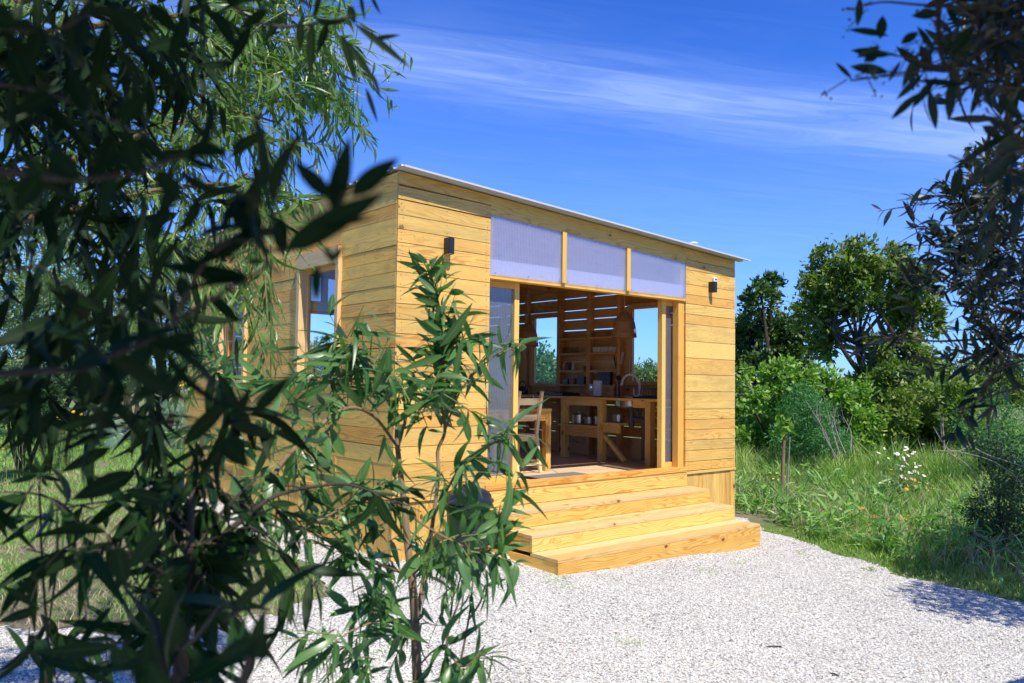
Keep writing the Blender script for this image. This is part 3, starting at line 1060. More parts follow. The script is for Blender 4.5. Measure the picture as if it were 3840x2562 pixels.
mb.lathe([(0.0, .0), (.028, .0), (.028, .055), (.026, .055)], (q[0], .35, q[2] - .015), 16)
mb.lathe([(.030, .050), (.062, .056), (.058, .068), (.02, .078), (0.0, .079)], (q[0], .35, q[2] - .015), 20)
mb.build('roof_vent', M['white_plastic'], roof)

# threshold
mb = MB()
mb.box(XL - .03, XR + .003, -.022, .123, .656, .712, 0, .8)
part(mb, 'threshold', M['pine_step'], cabin, bevel=.003)
mb = MB()
mb.box(XL, XR + .02, -.010, .0, .484, .620, 0, .25)
part(mb, 'deck_fascia', M['pine_step'], cabin, bevel=.002)


def facade_glass(P, back=False):
    """clerestory, posts and the pair of sliding doors of one gable side"""
    mb = MB()
    def pbox(u0, u1, d0, d1, z0, z1, long=None, tone=None):
        mb.hexa([P(u, z, d) for z in (z0, z1) for d in (d0, d1) for u in (u0, u1)], long, tone)
    pbox(XL - .02, XR + .02, .006, .12, 2.785, 2.8215, 0)           # bottom rail of the clerestory
    pbox(XL - .02, XL + .052, .032, .12, 2.986, 3.42, 2)
    pbox(XR - .075, XR - .016, .032, .12, 2.986, 3.26, 2)
    for xm in (2.1086, 3.1466):
        pbox(xm - .030, xm + .030, .032, .11, 2.986, roof_z(xm) - .20, 2)
    part(mb, 'clerestory_frame', M['pine_trim'], cabin)
    mb = MB()
    pbox(XL + .001, XR - .016, .032, .11, 2.822, 2.985, 0)          # beam behind the sheets, whitened for their scattered light
    part(mb, 'clerestory_beam', M['lightened'], cabin)
    for xm in (2.1086, 3.1466):
        mb = MB()
        pbox(xm - .032, xm + .030, -.024, -.008, 2.822, roof_z(xm) - .185, 2)
        part(mb, 'mullion', M['pine_trim'], cabin, bevel=.002)
    for xa, xb in ((XL + .003, 2.108), (2.112, 3.146), (3.150, XR - .016)):
        mb = MB()
        za, zb = 3.433 - .0545 * (xa - XL) - .002, 3.433 - .0545 * (xb - XL) - .002
        for d in (-.006, .006):
            pts = [P(xa, 2.823, d), P(xb, 2.823, d), P(xb, zb, d), P(xa, za, d)]
            mb.face(pts, [(2.823, xa), (2.823, xb), (zb, xb), (za, xa)], .5)
            if d > 0:
                break
        pane = part(mb, 'clerestory_pane', M['poly_top'], cabin)
        if not back:
            for i in range(3):
                xs = xa + .06 + (xb - xa - .12) * i / 2
                for zz in (2.842, (za + (zb - za) * (xs - xa) / (xb - xa)) - .02):
                    s = MB()
                    s.lathe([(.0, .0), (.007, .0), (.006, .004), (0, .005)], (0, 0, 0), 8)
                    s.v = [P(xs + vx, zz + vy, -.0065 - vz) for vx, vy, vz in s.v]
                    hang(s.build('screw', M['steel'], None), pane)
    # jambs
    for xa, xb in ((XL - .07, XL + .004), (4.125, XR - .001)):
        mb = MB()
        pbox(xa, xb, .030, .118, .7125, 2.784, 2)
        part(mb, 'door_jamb', M['pine_trim'], cabin)
    # doors
    for (pa, pb, sa, sb, side) in ((XL + .03, 1.528, 1.528, 1.592, 0), (3.994, 4.115, 3.926, 3.994, 1)):
        d = MB()
        mb = d
        pbox(sa, sb, .125, .195, .63, 2.784, 2, .3)
        z0 = .775 if side == 0 else .77
        lo, hi = (XL - .07, 1.527) if side == 0 else (3.995, XR + .02)
        pbox(lo, hi, .127, .190, .63, z0, 0, .5)
        pbox(lo, hi, .127, .190, 2.72, 2.783, 0, .5)
        door = part(d, 'sliding_door', M['pine_trim'], cabin)
        g = MB()
        g.face([P(lo, z0, .150), P(hi, z0, .150), P(hi, 2.72, .150), P(lo, 2.72, .150)],
               [(z0, lo), (z0, hi), (2.72, hi), (2.72, lo)], .5)
        g.build('door_pane', M['poly_door'], door)


facade_glass(PF)
facade_glass(PB, True)
mb = MB()
mb.box(XL - .03, XR, CD - .12, CD + .02, .60, .66, 0)
part(mb, 'back_threshold', M['pine_in'], cabin)


def window(P, ya, yb, z0, z1, outer, label=None, proud=.042):
    mb = MB()

    def pbox(u0, u1, d0, d1, z0_, z1_, long=None, tone=None):
        mb.hexa([P(u, z, d) for z in (z0_, z1_) for d in (d0, d1) for u in (u0, u1)], long, tone)
    if outer:
        pbox(ya - .06, ya, -proud, .10, z0 - .02, z1, 2, .2)
        pbox(yb, yb + .065, -proud, .10, z0 - .02, z1, 2, .4)
        pbox(ya - .06, yb + .065, -proud - .004, .10, z1 + .001, z1 + .165, 0, .6)
        pbox(ya - .06, yb + .065, -proud, .10, z0 - .07, z0 - .021, 0, .3)
        f = .045
        pbox(ya + .001, ya + f, .045, .085, z0, z1, 2)
        pbox(yb - f, yb - .001, .045, .085, z0, z1, 2)
        pbox(ya + f, yb - f, .045, .085, z1 - f, z1 - .001, 0)
        pbox(ya + f, yb - f, .045, .085, z0 + .001, z0 + f, 0)
        gl = (ya + f, yb - f, z0 + f, z1 - f, .065)
        mat = M['pine_frame']
    else:
        f = .052
        pbox(ya - .07, ya - .001, -.01, .09, z0 - .05, z1 + .05, 2)
        pbox(yb + .001, yb + .07, -.01, .09, z0 - .05, z1 + .05, 2)
        pbox(ya, yb, -.01, .11, z1 + .001, z1 + .075, 0)
        pbox(ya, yb, -.01, .09, z0 - .06, z0 - .001, 0)
        pbox(ya, ya + .018, .03, .06, z0, z1, 2)
        pbox(yb - .018, yb, .03, .06, z0, z1, 2)
        gl = (ya + .018, yb - .018, z0, z1, .045)
        mat = M['pine_in']
    fr = part(mb, 'window', mat, cabin, label)
    g = MB()
    u0, u1, za, zb, d = gl
    g.face([P(u0, za, d), P(u1, za, d), P(u1, zb, d), P(u0, zb, d)], [(0, 0), (1, 0), (1, 1), (0, 1)], .5)
    g.build('pane', M['glass'], fr)
    return fr


window(PL, 1.12, 1.955, 1.74, 2.943, True, 'tall side window nearer the corner')
window(PL, 3.53, 4.35, 1.74, 2.933, True, 'tall side window farther from the corner')
wr1 = window(PR, 3.385, 4.0, 1.725, 2.822, False)
wr2 = window(PR, 1.165, 1.785, 1.775, 2.851, False)
for wr, a, b in ((wr1, (4.179, 2.313), (4.122, 2.163)), (wr2, (1.873, 2.208), (1.921, 2.03))):
    mb = MB()
    pa, pb = np.array((XI - .115, a[0], a[1])), np.array((XI - .115, b[0], b[1]))
    for t0, t1 in ((0, .07), (.93, 1)):
        mb.beam(pa + (pb - pa) * t0, pa + (pb - pa) * t1, .004, .030, (0, 1, 0))
    for off in (-.012, .012):
        mb.beam(pa + np.array((0, off, off * .35)), pb + np.array((0, off, off * .35)), .004, .006, (0, 1, 0))
    for t in np.linspace(.16, .84, 6):
        c = pa + (pb - pa) * t
        mb.beam(c - np.array((0, .012, .004)), c + np.array((0, .012, .004)), .004, .006, (0, 0, 1))
    mb.build('window_stay', M['white_plastic'], wr)

# built-in shelves between the studs
for zz in (2.455, 2.212, 1.937, 1.712):
    for ya, yb in ((2.667, 3.263), (2.017, 2.583)):
        mb = MB()
        mb.box(XI - .125, XI - .002, ya, yb, zz - .028, zz, 1)
        part(mb, 'shelf', M['pine_in'], cabin)

# ---------------------------------------------------------------- steps
steps = thing('wooden_steps', 'three broad knotty pine steps up to the cabin doorway', 'steps', (2.68, -.52, 0.0))
SY = [0.0, -1.047, -.693, -.349]
A, B = XL, 4.261
for i in (1, 2, 3):
    z, y0 = .16 * i, SY[i]
    y1 = SY[i + 1] if i < 3 else -.0125
    mb = MB()
    n = 3 if i > 1 else 2
    for k in range(n):
        ya = y0 + (y1 + (.03 if i < 3 else 0) - y0) * k / n
        yb = y0 + (y1 + (.03 if i < 3 else 0) - y0) * (k + 1) / n
        dz = random.uniform(-.0015, .0015)
        mb.box(A - .002 + random.uniform(-.004, .004), B + random.uniform(-.004, .004), ya + .0015, yb - .0015, z - .034 + dz, z + dz, 0)
    part(mb, 'tread', M['pine_tread'], steps, bevel=.003)
    mb = MB()
    zb = -.25 if i == 1 else z - .16 + .003
    mb.box(A, B, y0 + .003, y0 + .032, zb, z - .036, 0)
    part(mb, 'riser', M['pine_step'], steps, bevel=.002)
    for xs in (A + .002, B - .030):
        mb = MB()
        zb = -.25 if i == 1 else z - .16 - .001
        mb.box(xs, xs + .027, y0 + .034, -.014, zb, z - .037, 1)
        part(mb, 'side_board', M['pine_old'] if xs < 2 else M['pine_step'], steps, bevel=.002)


# ---------------------------------------------------------------- lamps and sensor on the front wall
def wall_lamp(x, z0, z1, label):
    t = thing('wall_lamp', label, 'wall lamp', (x, 0, (z0 + z1) / 2), group='black wall lamps on the cabin front')
    mb = MB()
    r_, d = .034, .072
    n = 14
    ring = [(x - r_, 0.0)] + [(x - r_ * math.cos(a), -d - r_ * math.sin(a) * .9) for a in np.linspace(0, math.pi, n)] + [(x + r_, 0.0)]
    for (xa, ya), (xb, yb) in zip(ring[:-1], ring[1:]):
        mb.face([(xa, ya, z0), (xb, yb, z0), (xb, yb, z1), (xa, ya, z1)], [(0, 0), (1, 0), (1, 1), (0, 1)], .5, 0, True)
    mb.face([(a, b, z1) for a, b in ring], [(0, 0)] * len(ring), .5)
    ins = [(x + (a - x) * .9, -d + (b + d) * .9 if b < -d else b) for a, b in ring]
    for i in range(len(ring) - 1):
        mb.face([(*ring[i], z0), (*ins[i], z0), (*ins[i + 1], z0), (*ring[i + 1], z0)], [(0, 0)] * 4, .5)
    part(mb, 'housing', M['black'], t)
    g = MB()
    g.face([(a, b, z0 + .006) for a, b in ins][::-1], [(0, 0)] * len(ins), .5)
    part(g, 'lens', M['porcelain'], t)
    return t


wall_lamp(.553, 2.960, 3.118, 'black half round wall lamp on the left panel beside the clerestory')
wall_lamp(4.732, 2.930, 3.066, 'black half round wall lamp on the right panel below the white box')
t = thing('motion_sensor', 'small white box on the right panel just above the black lamp', 'sensor', (4.815, 0, 3.09))
mb = MB()
mb.box(4.775, 4.850, -.030, -.0025, 3.035, 3.135, 2)
part(mb, 'housing', M['white_plastic'], t, bevel=.006)
mb = MB()
mb.box(4.800, 4.834, -.0325, -.0301, 3.098, 3.118, 0)
part(mb, 'window', M['black_plastic'], t)

# ---------------------------------------------------------------- doormat
mb = MB()
xs = np.linspace(2.33, 3.28, 12)
for a, b in zip(xs[:-1], xs[1:]):
    za = .6105 + (.022 * max(0, (2.52 - a) / .18) ** 2 if a < 2.52 else 0)
    zb = .6105 + (.022 * max(0, (2.52 - b) / .18) ** 2 if b < 2.52 else 0)
    mb.hexa([(a, 0.50, za), (b, 0.50, zb), (a, 1.01, za), (b, 1.01, zb), (a, 0.50, za + .006), (b, 0.50, zb + .006), (a, 1.01, za + .006), (b, 1.01, zb + .006)], 0, .5)
mat_o = mb.build('doormat', M['mat'])
tag(mat_o, 'flat grey doormat lying on the floor just inside the doorway', 'doormat')

# ---------------------------------------------------------------- table and chairs
tb = thing('dining_table', 'solid pine table with thick square legs behind the chair', 'table', (2.53, 1.72, FLOOR))
TX0, TX1, TY0, TY1, TZ = 1.86, 3.165, 1.300, 2.14, 1.405
mb = MB()
for k in range(5):
    ya, yb = TY0 + (TY1 - TY0) * k / 5, TY0 + (TY1 - TY0) * (k + 1) / 5
    mb.box(TX0, TX1, ya + .0005, yb - .0005, TZ - .035, TZ, 0)
part(mb, 'tabletop', M['pine_step'], tb, bevel=.002)
for xa in (TX0 + .004, TX1 - .088):
    for ya in (TY0 + .004, TY1 - .088):
        mb = MB()
        mb.box(xa, xa + .084, ya, ya + .084, FLOOR, TZ - .0355, 2)
        part(mb, 'leg', M['pine_step'], tb, bevel=.003)
mb = MB()
mb.box(TX0 + .09, TX1 - .09, TY0 + .014, TY0 + .036, TZ - .155, TZ - .036, 0)
mb.box(TX0 + .09, TX1 - .09, TY1 - .036, TY1 - .014, TZ - .155, TZ - .036, 0)
mb.box(TX1 - .036, TX1 - .014, TY0 + .09, TY1 - .09, TZ - .155, TZ - .036, 1)
mb.box(TX0 + .014, TX0 + .036, TY0 + .09, TY1 - .09, TZ - .155, TZ - .036, 1)
part(mb, 'apron', M['pine_step'], tb)


def make_chair(label):
    """ladder-back chair facing +y; origin on the floor between the rear feet"""
    t = thing('dining_chair', label, 'chair', (0, 0, 0), group='pale pine dining chairs')
    for sx in (-1, 1):
        x = sx * .185
        mb = MB()
        pts = [(x, .0, 0.0), (x, .085, .48), (x, .075, .56), (x, -.015, 1.02)]
        wd = [.036, .042, .042, .036]
        for i in range(3):
            mb.beam(pts[i], pts[i + 1], .040, wd[i], (0, 1, 0), .4, 0, .040, wd[i + 1])
        part(mb, 'rear_leg', M['pine_pale'], t, bevel=.003)
        mb = MB()
        mb.beam((x, .46, 0), (x, .44, .455), .038, .038, (0, 1, 0))
        part(mb, 'front_leg', M['pine_pale'], t, bevel=.003)
    mb = MB()
    for k in range(4):
        mb.box(-.205, .205, .075 + k * .105, .075 + k * .105 + .103, .456, .478, 0)
    part(mb, 'seat', M['pine_pale'], t, bevel=.003)
    mb = MB()
    mb.box(-.165, .165, .075, .096, .395, .455, 0)
    mb.box(-.165, .165, .425, .446, .395, .455, 0)
    for sx in (-1, 1):
        mb.box(sx * .187 - .011, sx * .187 + .011, .10, .42, .395, .455, 1)
    part(mb, 'seat_rail', M['pine_pale'], t)
    for z, h in ((.845, .085), (.655, .07)):
        mb = MB()
        n = 8
        y0 = .075 - (z - .56) / .46 * .09
        for i in range(n):
            xa, xb = -.167 + .334 * i / n, -.167 + .334 * (i + 1) / n
            f = lambda q: y0 - .022 * (1 - (q / .167) ** 2)
            mb.hexa([(xa, f(xa), z), (xb, f(xb), z), (xa, f(xa) + .018, z), (xb, f(xb) + .018, z),
                     (xa, f(xa) - .012, z + h), (xb, f(xb) - .012, z + h), (xa, f(xa) + .006, z + h), (xb, f(xb) + .006, z + h)], 0, .4)
        part(mb, 'back_slat', M['pine_pale'], t)
    for sx in (-1, 1):
        mb = MB()
        mb.beam((sx * .186, .035, .145), (sx * .186, .45, .135), .018, .03)
        part(mb, 'stretcher', M['pine_pale'], t)
    mb = MB()
    mb.beam((-.17, .02, .112), (.17, .02, .112), .018, .03)
    part(mb, 'stretcher', M['pine_pale'], t)
    return t


ch = make_chair('pale pine ladder back chair standing in the doorway sun')
ch.location = (2.70, 1.195, FLOOR)
ch2 = copy_tree(ch)
ch2.location = (2.36, 2.62, FLOOR)
ch2.rotation_euler = (0, 0, math.pi - .1)
ch2['label'] = 'pale pine ladder back chair in shade on the far side of the table'

# ---------------------------------------------------------------- kitchen counter along the right wall
CX, CT = 4.60, 1.532
ct = thing('kitchen_counter', 'long open pine kitchen counter below the right hand windows', 'counter', (4.92, 2.4, FLOOR))
mb = MB()
mb.box(CX - .03, XI - .105, .45, 4.25, CT - .036, CT, 1, .5)
part(mb, 'worktop', M['pine_trim'], ct, bevel=.003)
for yc in (2.62, 1.845, .945, 4.0):
    mb = MB()
    mb.box(CX, CX + .095, yc - .065, yc + .03, FLOOR, CT - .0365, 2)
    part(mb, 'leg', M['pine_step'], ct, bevel=.003)
for ya, yb in ((1.876, 2.553), (.977, 1.21), (1.735, 1.779)):
    mb = MB()
    mb.box(CX + .012, CX + .034, ya, yb, 1.405, CT - .037, 1)
    part(mb, 'apron', M['pine_trim'], ct)
mb = MB()
mb.box(CX - .005, XI - .12, 1.46, 1.778, 1.150, 1.174, 1)
mb.box(CX - .002, XI - .12, 1.877, 2.70, 1.088, 1.112, 1)
part(mb, 'lower_shelf', M['pine_trim'], ct)
mb = MB()
mb.box(CX + .012, CX + .034, 1.877, 2.553, .945, 1.087, 1)
mb.box(CX + .012, CX + .034, 1.44, 1.778, 1.03, 1.149, 1)
part(mb, 'shelf_rail', M['pine_step'], ct)
mb = MB()
mb.beam((CX + .05, 1.775, .985), (CX + .05, 1.38, .645), .05, .055, (1, 0, 0))
part(mb, 'brace', M['pine_trim'], ct)

sk = thing('kitchen_sink', 'round bottomed steel sink sunk in the counter with grey trap', 'sink', (4.88, 1.47, CT))
mb = MB()
mb.lathe([(.245, .004), (.232, .004), (.228, -.02), (.222, -.115), (.20, -.142), (.05, -.150), (0, -.150)], (4.86, 1.47, CT), 32, .5)
part(mb, 'bowl', M['steel'], sk)
mb = MB()
mb.tube([(4.83, 1.42, CT - .15), (4.83, 1.42, CT - .165)], .062, 16)
mb.tube([(4.83, 1.42, CT - .165), (4.83, 1.42, 1.30), (4.83, 1.42, 1.299), (4.83, 1.42, 1.12)], [.030, .030, .042, .040], 14)
mb.tube(curve_pts([(4.83, 1.42, 1.235), (4.83, 1.30, 1.235), (4.83, 1.225, 1.225), (4.83, 1.20, 1.16), (4.83, 1.20, .66)], 5), .031, 12)
mb.tube(curve_pts([(4.83, 1.22, CT - .03), (4.83, 1.20, 1.36), (4.83, 1.22, 1.29), (4.83, 1.30, 1.30), (4.83, 1.32, 1.36), (4.83, 1.40, 1.365)], 5), .020, 10)
part(mb, 'drain_pipe', M['pipe_grey'], sk)
mb = MB()
mb.tube([(4.9, 1.285, 1.28), (4.9, 1.285, .63)], .010, 8)
mb.tube([(5.13, 1.02, 1.355), (4.98, 1.32, 1.355)], .012, 8)
mb.tube([(5.13, 1.02, 1.255), (4.95, 1.28, 1.27)], .012, 8)
part(mb, 'supply_hose', M['white_plastic'], sk)
for zz in (1.355, 1.262):
    mb = MB()
    mb.tube([(5.13, 1.02, zz), (5.02, 1.06, zz)], .013, 8)
    mb.tube([(5.08, 1.035, zz - .03), (5.08, 1.035, zz + .03)], .011, 8)
    mb.tube([(5.05, 1.04, zz), (5.04, 1.03, zz - .04)], .02, 8)
    part(mb, 'stop_valve', M['steel'], sk)

tp = thing('tap', 'tall white gooseneck tap arching over the sink', 'tap', (4.93, 1.36, CT))
mb = MB()
arc = [(4.93, 1.36, CT), (4.93, 1.36, CT + .20)] + [(4.90, 1.36 + .155 - .155 * math.cos(a), CT + .20 + .135 * math.sin(a)) for a in np.linspace(.25, math.pi, 10)] + [(4.88, 1.672, CT + .185)]
mb.tube(curve_pts(arc, 3), .0165, 12)
part(mb, 'spout', M['white_plastic'], tp)
mb = MB()
mb.tube([(4.93, 1.36, CT + .001), (4.93, 1.36, CT + .055)], [.04, .034], 14)
mb.tube([(4.91, 1.40, CT + .03), (4.91, 1.445, CT + .04), (4.91, 1.455, CT + .14)], [.012, .012, .007], 8)
part(mb, 'lever', M['white_plastic'], tp)

b = thing('bottle_brush', 'black long handled brush standing upright by the tap', 'brush', (4.90, 1.735, CT))
mb = MB()
mb.tube([(4.90, 1.735, CT), (4.90, 1.735, CT + .25)], [.019, .015], 10)
part(mb, 'handle', M['black_plastic'], b)
mb = MB()
mb.lathe([(0, -.04), (.025, -.034), (.038, -.01), (.038, .012), (.025, .034), (0, .04)], (4.90, 1.735, CT + .285), 14)
part(mb, 'head', M['bristle'], b)

t = thing('dish_rack', 'black wire dish rack on a dark tray beneath the nearer window', 'dish rack', (4.95, 1.02, CT))
mb = MB()
mb.box(4.78, 5.13, .62, 1.36, CT + .001, CT + .022, 1, .5)
part(mb, 'tray', M['black_plastic'], t)
mb = MB()
for k in range(12):
    yy = .70 + k * .05
    mb.tube(curve_pts([(4.83, yy, CT + .03), (4.85, yy + .02, CT + .12), (4.95, yy + .03, CT + .14), (5.08, yy + .02, CT + .12), (5.10, yy, CT + .03)], 3), .0035, 6)
for xx, zz in ((4.83, .03), (5.10, .03), (4.95, .03)):
    mb.tube([(xx, .66, CT + zz), (xx, 1.30, CT + zz)], .005, 6)
part(mb, 'wires', M['black_plastic'], t)

t = thing('kitchen_roll', 'white kitchen roll standing on a dark base on the counter', 'kitchen roll', (4.95, 2.21, CT))
mb = MB()
mb.lathe([(0, .012), (.02, .012), (.066, .012), (.066, .245), (.02, .245), (.02, .20), (0, .20)], (4.95, 2.21, CT), 24)
part(mb, 'roll', M['paper'], t)
mb = MB()
mb.lathe([(0, .0), (.085, .0), (.085, .010), (.0, .011)], (4.95, 2.21, CT + .0005), 24)
part(mb, 'base', M['dark_card'], t)

# wifi box and socket on the wall
t = thing('router', 'white plug in box with one blue light on the kitchen wall', 'router', (5.14, 2.5, 1.66))
mb = MB()
mb.box(5.10, 5.15, 2.445, 2.545, 1.615, 1.725, 2)
part(mb, 'case', M['white_plastic'], t, bevel=.006)
mled, nt, out = new_mat('blue indicator light')
e = nd(nt, 'ShaderNodeEmission')
e.inputs[0].default_value = (.15, .2, 1, 1)
e.inputs[1].default_value = 4
lk(nt, e.outputs[0], out.inputs[0])
mb = MB()
mb.box(5.0975, 5.0995, 2.490, 2.502, 1.667, 1.679, 0)
part(mb, 'led', mled, t)
t = thing('wall_socket', 'white double socket plate next to the blue lit box', 'socket', (5.15, 2.39, 1.64))
mb = MB()
mb.box(5.135, 5.155, 2.335, 2.435, 1.605, 1.685, 2)
part(mb, 'plate', M['white_plastic'], t, bevel=.004)
mb = MB()
for yy in (2.36, 2.41):
    mb.tube([(5.1345, yy, 1.645), (5.130, yy, 1.645)], .017, 14)
part(mb, 'outlets', M['porcelain'], t)
mb = MB()
mb.box(5.155, XI - .002, 2.07, 2.58, 1.535, 1.684, 1)
part(mb, 'backboard', M['pine_in'], cabin)

# hob, pan, kettle
t = thing('gas_hob', 'low black gas hob on the counter below the farther window', 'hob', (4.92, 2.95, CT))
mb = MB()
mb.box(4.72, 5.10, 2.74, 3.15, CT + .001, CT + .045, 1)
part(mb, 'body', M['black_plastic'], t, bevel=.008)
mb = MB()
for yy in (2.84, 3.05):
    mb.tube([(4.80, yy, CT + .055), (5.04, yy, CT + .055)], .006, 6)
    mb.tube([(4.92, yy - .08, CT + .055), (4.92, yy + .08, CT + .055)], .006, 6)
    mb.lathe([(0, 0), (.045, 0), (.045, .012), (0, .014)], (4.92, yy, CT + .0455), 14)
part(mb, 'burner_grate', M['black'], t)
t = thing('frying_pan', 'flat black frying pan lying left of the hob', 'pan', (4.9, 3.36, CT))
mb = MB()
mb.lathe([(0, .002), (.10, .002), (.13, .04), (.125, .04), (.097, .008), (0, .008)], (4.9, 3.36, CT), 24)
part(mb, 'bowl', M['black'], t)
mb = MB()
mb.beam((4.80, 3.28, CT + .035), (4.66, 3.18, CT + .05), .022, .012)
part(mb, 'handle', M['black_plastic'], t)
t = thing('kettle', 'black kettle with hoop handle at the dark end of the counter', 'kettle', (4.93, 3.93, CT))
mb = MB()
mb.lathe([(0, 0), (.09, 0), (.10, .02), (.098, .07), (.07, .115), (.035, .125), (.02, .14), (0, .142)], (4.93, 3.93, CT + .0005), 20)
mb.tube([(4.86, 3.90, CT + .07), (4.80, 3.87, CT + .11)], [.02, .011], 8)
part(mb, 'body', M['black_plastic'], t)
mb = MB()
mb.tube([(4.93, 3.93 + .082 * math.cos(a), CT + .11 + .115 * math.sin(a)) for a in np.linspace(.05, math.pi - .05, 12)], .009, 8)
part(mb, 'handle', M['black_plastic'], t)
t = thing('towel_rail', 'small white ladder shaped rack hooked over the counter edge', 'rack', (CX - .04, 3.16, 1.44))
mb = MB()
for yy in (3.085, 3.235):
    mb.box(CX - .048, CX - .034, yy - .009, yy + .009, 1.30, CT + .004, 2)
    mb.box(CX - .048, CX + .01, yy - .009, yy + .009, CT + .0005, CT + .006, 0)
for zz in (1.30, 1.385, 1.47):
    mb.box(CX - .046, CX - .036, 3.076, 3.244, zz, zz + .016, 1)
part(mb, 'frame', M['white_plastic'], t)

# pans on the lower shelf
def pot(x, y, z, r, h, label, lid=False, ears=True, name='saucepan'):
    t = thing(name, label, 'saucepan', (x, y, z), group='steel pans on the counter shelf')
    mb = MB()
    mb.lathe([(0, .001), (r * .93, .001), (r, .012), (r, h), (r * 1.03, h + .003), (r * .97, h), (r * .96, .01), (0, .008)], (x, y, z), 24)
    part(mb, 'body', M['steel'], t)
    if lid:
        mb = MB()
        mb.lathe([(r * 1.02, h + .004), (r * .6, h + .02), (0, h + .026)], (x, y, z), 24)
        mb.lathe([(.012, h + .024), (.012, h + .04), (.018, h + .046), (0, h + .05)], (x, y, z), 12)
        part(mb, 'lid', M['steel'], t)
    mb = MB()
    if ears:
        for s in (-1, 1):
            mb.tube(curve_pts([(x, y + s * r * .98, z + h * .85), (x - .03, y + s * (r + .025), z + h * .88), (x - .03, y + s * (r + .03), z + h * .8), (x - .0, y + s * r * .98, z + h * .7)], 3), .0045, 6)
    else:
        mb.beam((x - r * .7, y + r * .7, z + h * .9), (x - r * .7 - .11, y + r * .7 + .09, z + h + .01), .02, .012)
    part(mb, 'handle', M['steel'] if ears else M['black_plastic'], t)


pot(4.86, 2.52, 1.1125, .105, .14, 'large steel pan with lid behind the left counter leg', lid=True, ears=False)
pot(4.86, 2.30, 1.1125, .07, .11, 'small steel pan second from the left on the shelf')
pot(4.90, 2.10, 1.1125, .085, .13, 'medium steel pan behind the middle counter leg', lid=True)
pot(4.86, 1.70, 1.1745, .085, .11, 'shiny steel pan on the raised shelf right of the middle leg')

# crockery and boxes on the wall shelves
for k in range(6):
    yy = 2.50 - k * .083
    t = thing('mug', ['pale grey mug at the left end of the row of six', 'pale grey mug second from the left in the row', 'pale grey mug third from the left in the row',
                      'pale grey mug fourth from the left in the row', 'pale grey mug fifth from the left in the row', 'pale grey mug at the right end of the row of six'][k],
              'mug', (XI - .07, yy, 2.2125), group='mugs on the wall shelf')
    mb = MB()
    mb.lathe([(0, .001), (.030, .001), (.036, .012), (.037, .085), (.034, .085), (.032, .012), (0, .008)], (XI - .07, yy, 2.2125), 18)
    part(mb, 'cup', M['porcelain'], t)
    mb = MB()
    mb.tube([(XI - .105 - .022 * math.sin(a), yy - .01, 2.255 + .024 * math.cos(a)) for a in np.linspace(0, math.pi, 7)], .004, 6)
    part(mb, 'handle', M['porcelain'], t)
for k in range(5):
    yy = 3.20 - k * .075
    mb = MB()
    mb.lathe([(0, .001), (.026, .001), (.031, .10), (.029, .10), (.025, .006), (0, .006)], (XI - .07, yy, 2.2125), 14)
    o = mb.build('drinking_glass', M['glass'])
    tag(o, 'clear drinking glass in the row beside the farther window', 'glass', 'glasses on the wall shelf')
for k in range(4):
    yy = 3.20 - k * .07
    mb = MB()
    mb.lathe([(0, .001), (.022, .001), (.022, .10), (.016, .12), (.016, .13), (0, .13)], (XI - .07, yy, 1.9375), 12)
    o = mb.build('spice_jar', [M['label_card'], M['red_card'], M['dark_card'], M['porcelain']][k])
    tag(o, ['beige spice jar at the left end of the lower shelf', 'reddish spice jar second along the lower shelf', 'dark spice jar third along the lower shelf', 'white spice jar nearest the stud on the lower shelf'][k], 'jar', 'spice jars')
for yy, w, h, mt, lab in ((3.13, .13, .085, 'dark_card', 'dark green carton leftmost on the bottom shelf'),
                          (2.97, .12, .095, 'red_card', 'red and white carton on the bottom shelf'),
                          (2.78, .17, .125, 'dark_card', 'wide black patterned box on the bottom shelf')):
    mb = MB()
    mb.box(XI - .115, XI - .03, yy - w / 2, yy + w / 2, 1.7125, 1.7125 + h, 1)
    o = mb.build('food_carton', M[mt], bevel=.002)
    tag(o, lab, 'carton', 'cartons on the bottom shelf')
mb = MB()
for k in range(3):
    mb.lathe([(0, .001), (.028, .001), (.028, .07), (0, .071)], (XI - .07, 2.72 - .06 * k, 1.9375), 12)
o = mb.build('tea_tins', M['red_card'])
tag(o, 'three reddish tins close together on the lower wall shelf', 'tins')
mb = MB()
mb.hexa([(XI - .10, 2.16, 1.7125), (XI - .04, 2.16, 1.7125), (XI - .10, 2.41, 1.7125), (XI - .04, 2.41, 1.7125),
         (XI - .08, 2.16, 1.925), (XI - .02, 2.16, 1.925), (XI - .08, 2.41, 1.925), (XI - .02, 2.41, 1.925)], 2, .5)
o = mb.build('storage_tin', M['dark_card'], bevel=.004)
tag(o, 'tall black patterned tin behind the kitchen roll', 'tin')
t = thing('jug', 'small glass jug with a dark dried sprig on the shelf', 'jug', (XI - .07, 2.06, 1.9375))
mb = MB()
mb.lathe([(0, .001), (.03, .001), (.036, .05), (.022, .09), (.026, .11), (.022, .11)], (XI - .07, 2.06, 1.9375), 16)
part(mb, 'body', M['glass'], t)
mb = MB()
for k in range(16):
    a = random.uniform(0, 6.28)
    mb.tube([(XI - .07, 2.06, 1.96), (XI - .07 + .02 * math.cos(a), 2.06 + .02 * math.sin(a), 2.05), (XI - .07 + .045 * math.cos(a), 2.06 + .05 * math.sin(a), 2.10 + random.uniform(0, .07))], .003, 5)
part(mb, 'sprig', M['dark_card'], t)
t = thing('wine_glass', 'stemmed wine glass standing right of the kitchen roll', 'glass', (4.97, 2.02, CT))
mb = MB()
mb.lathe([(0, .001), (.032, .002), (.006, .006), (.005, .08), (.03, .11), (.036, .14), (.03, .18)], (4.97, 2.02, CT), 16)
part(mb, 'bowl', M['glass'], t)


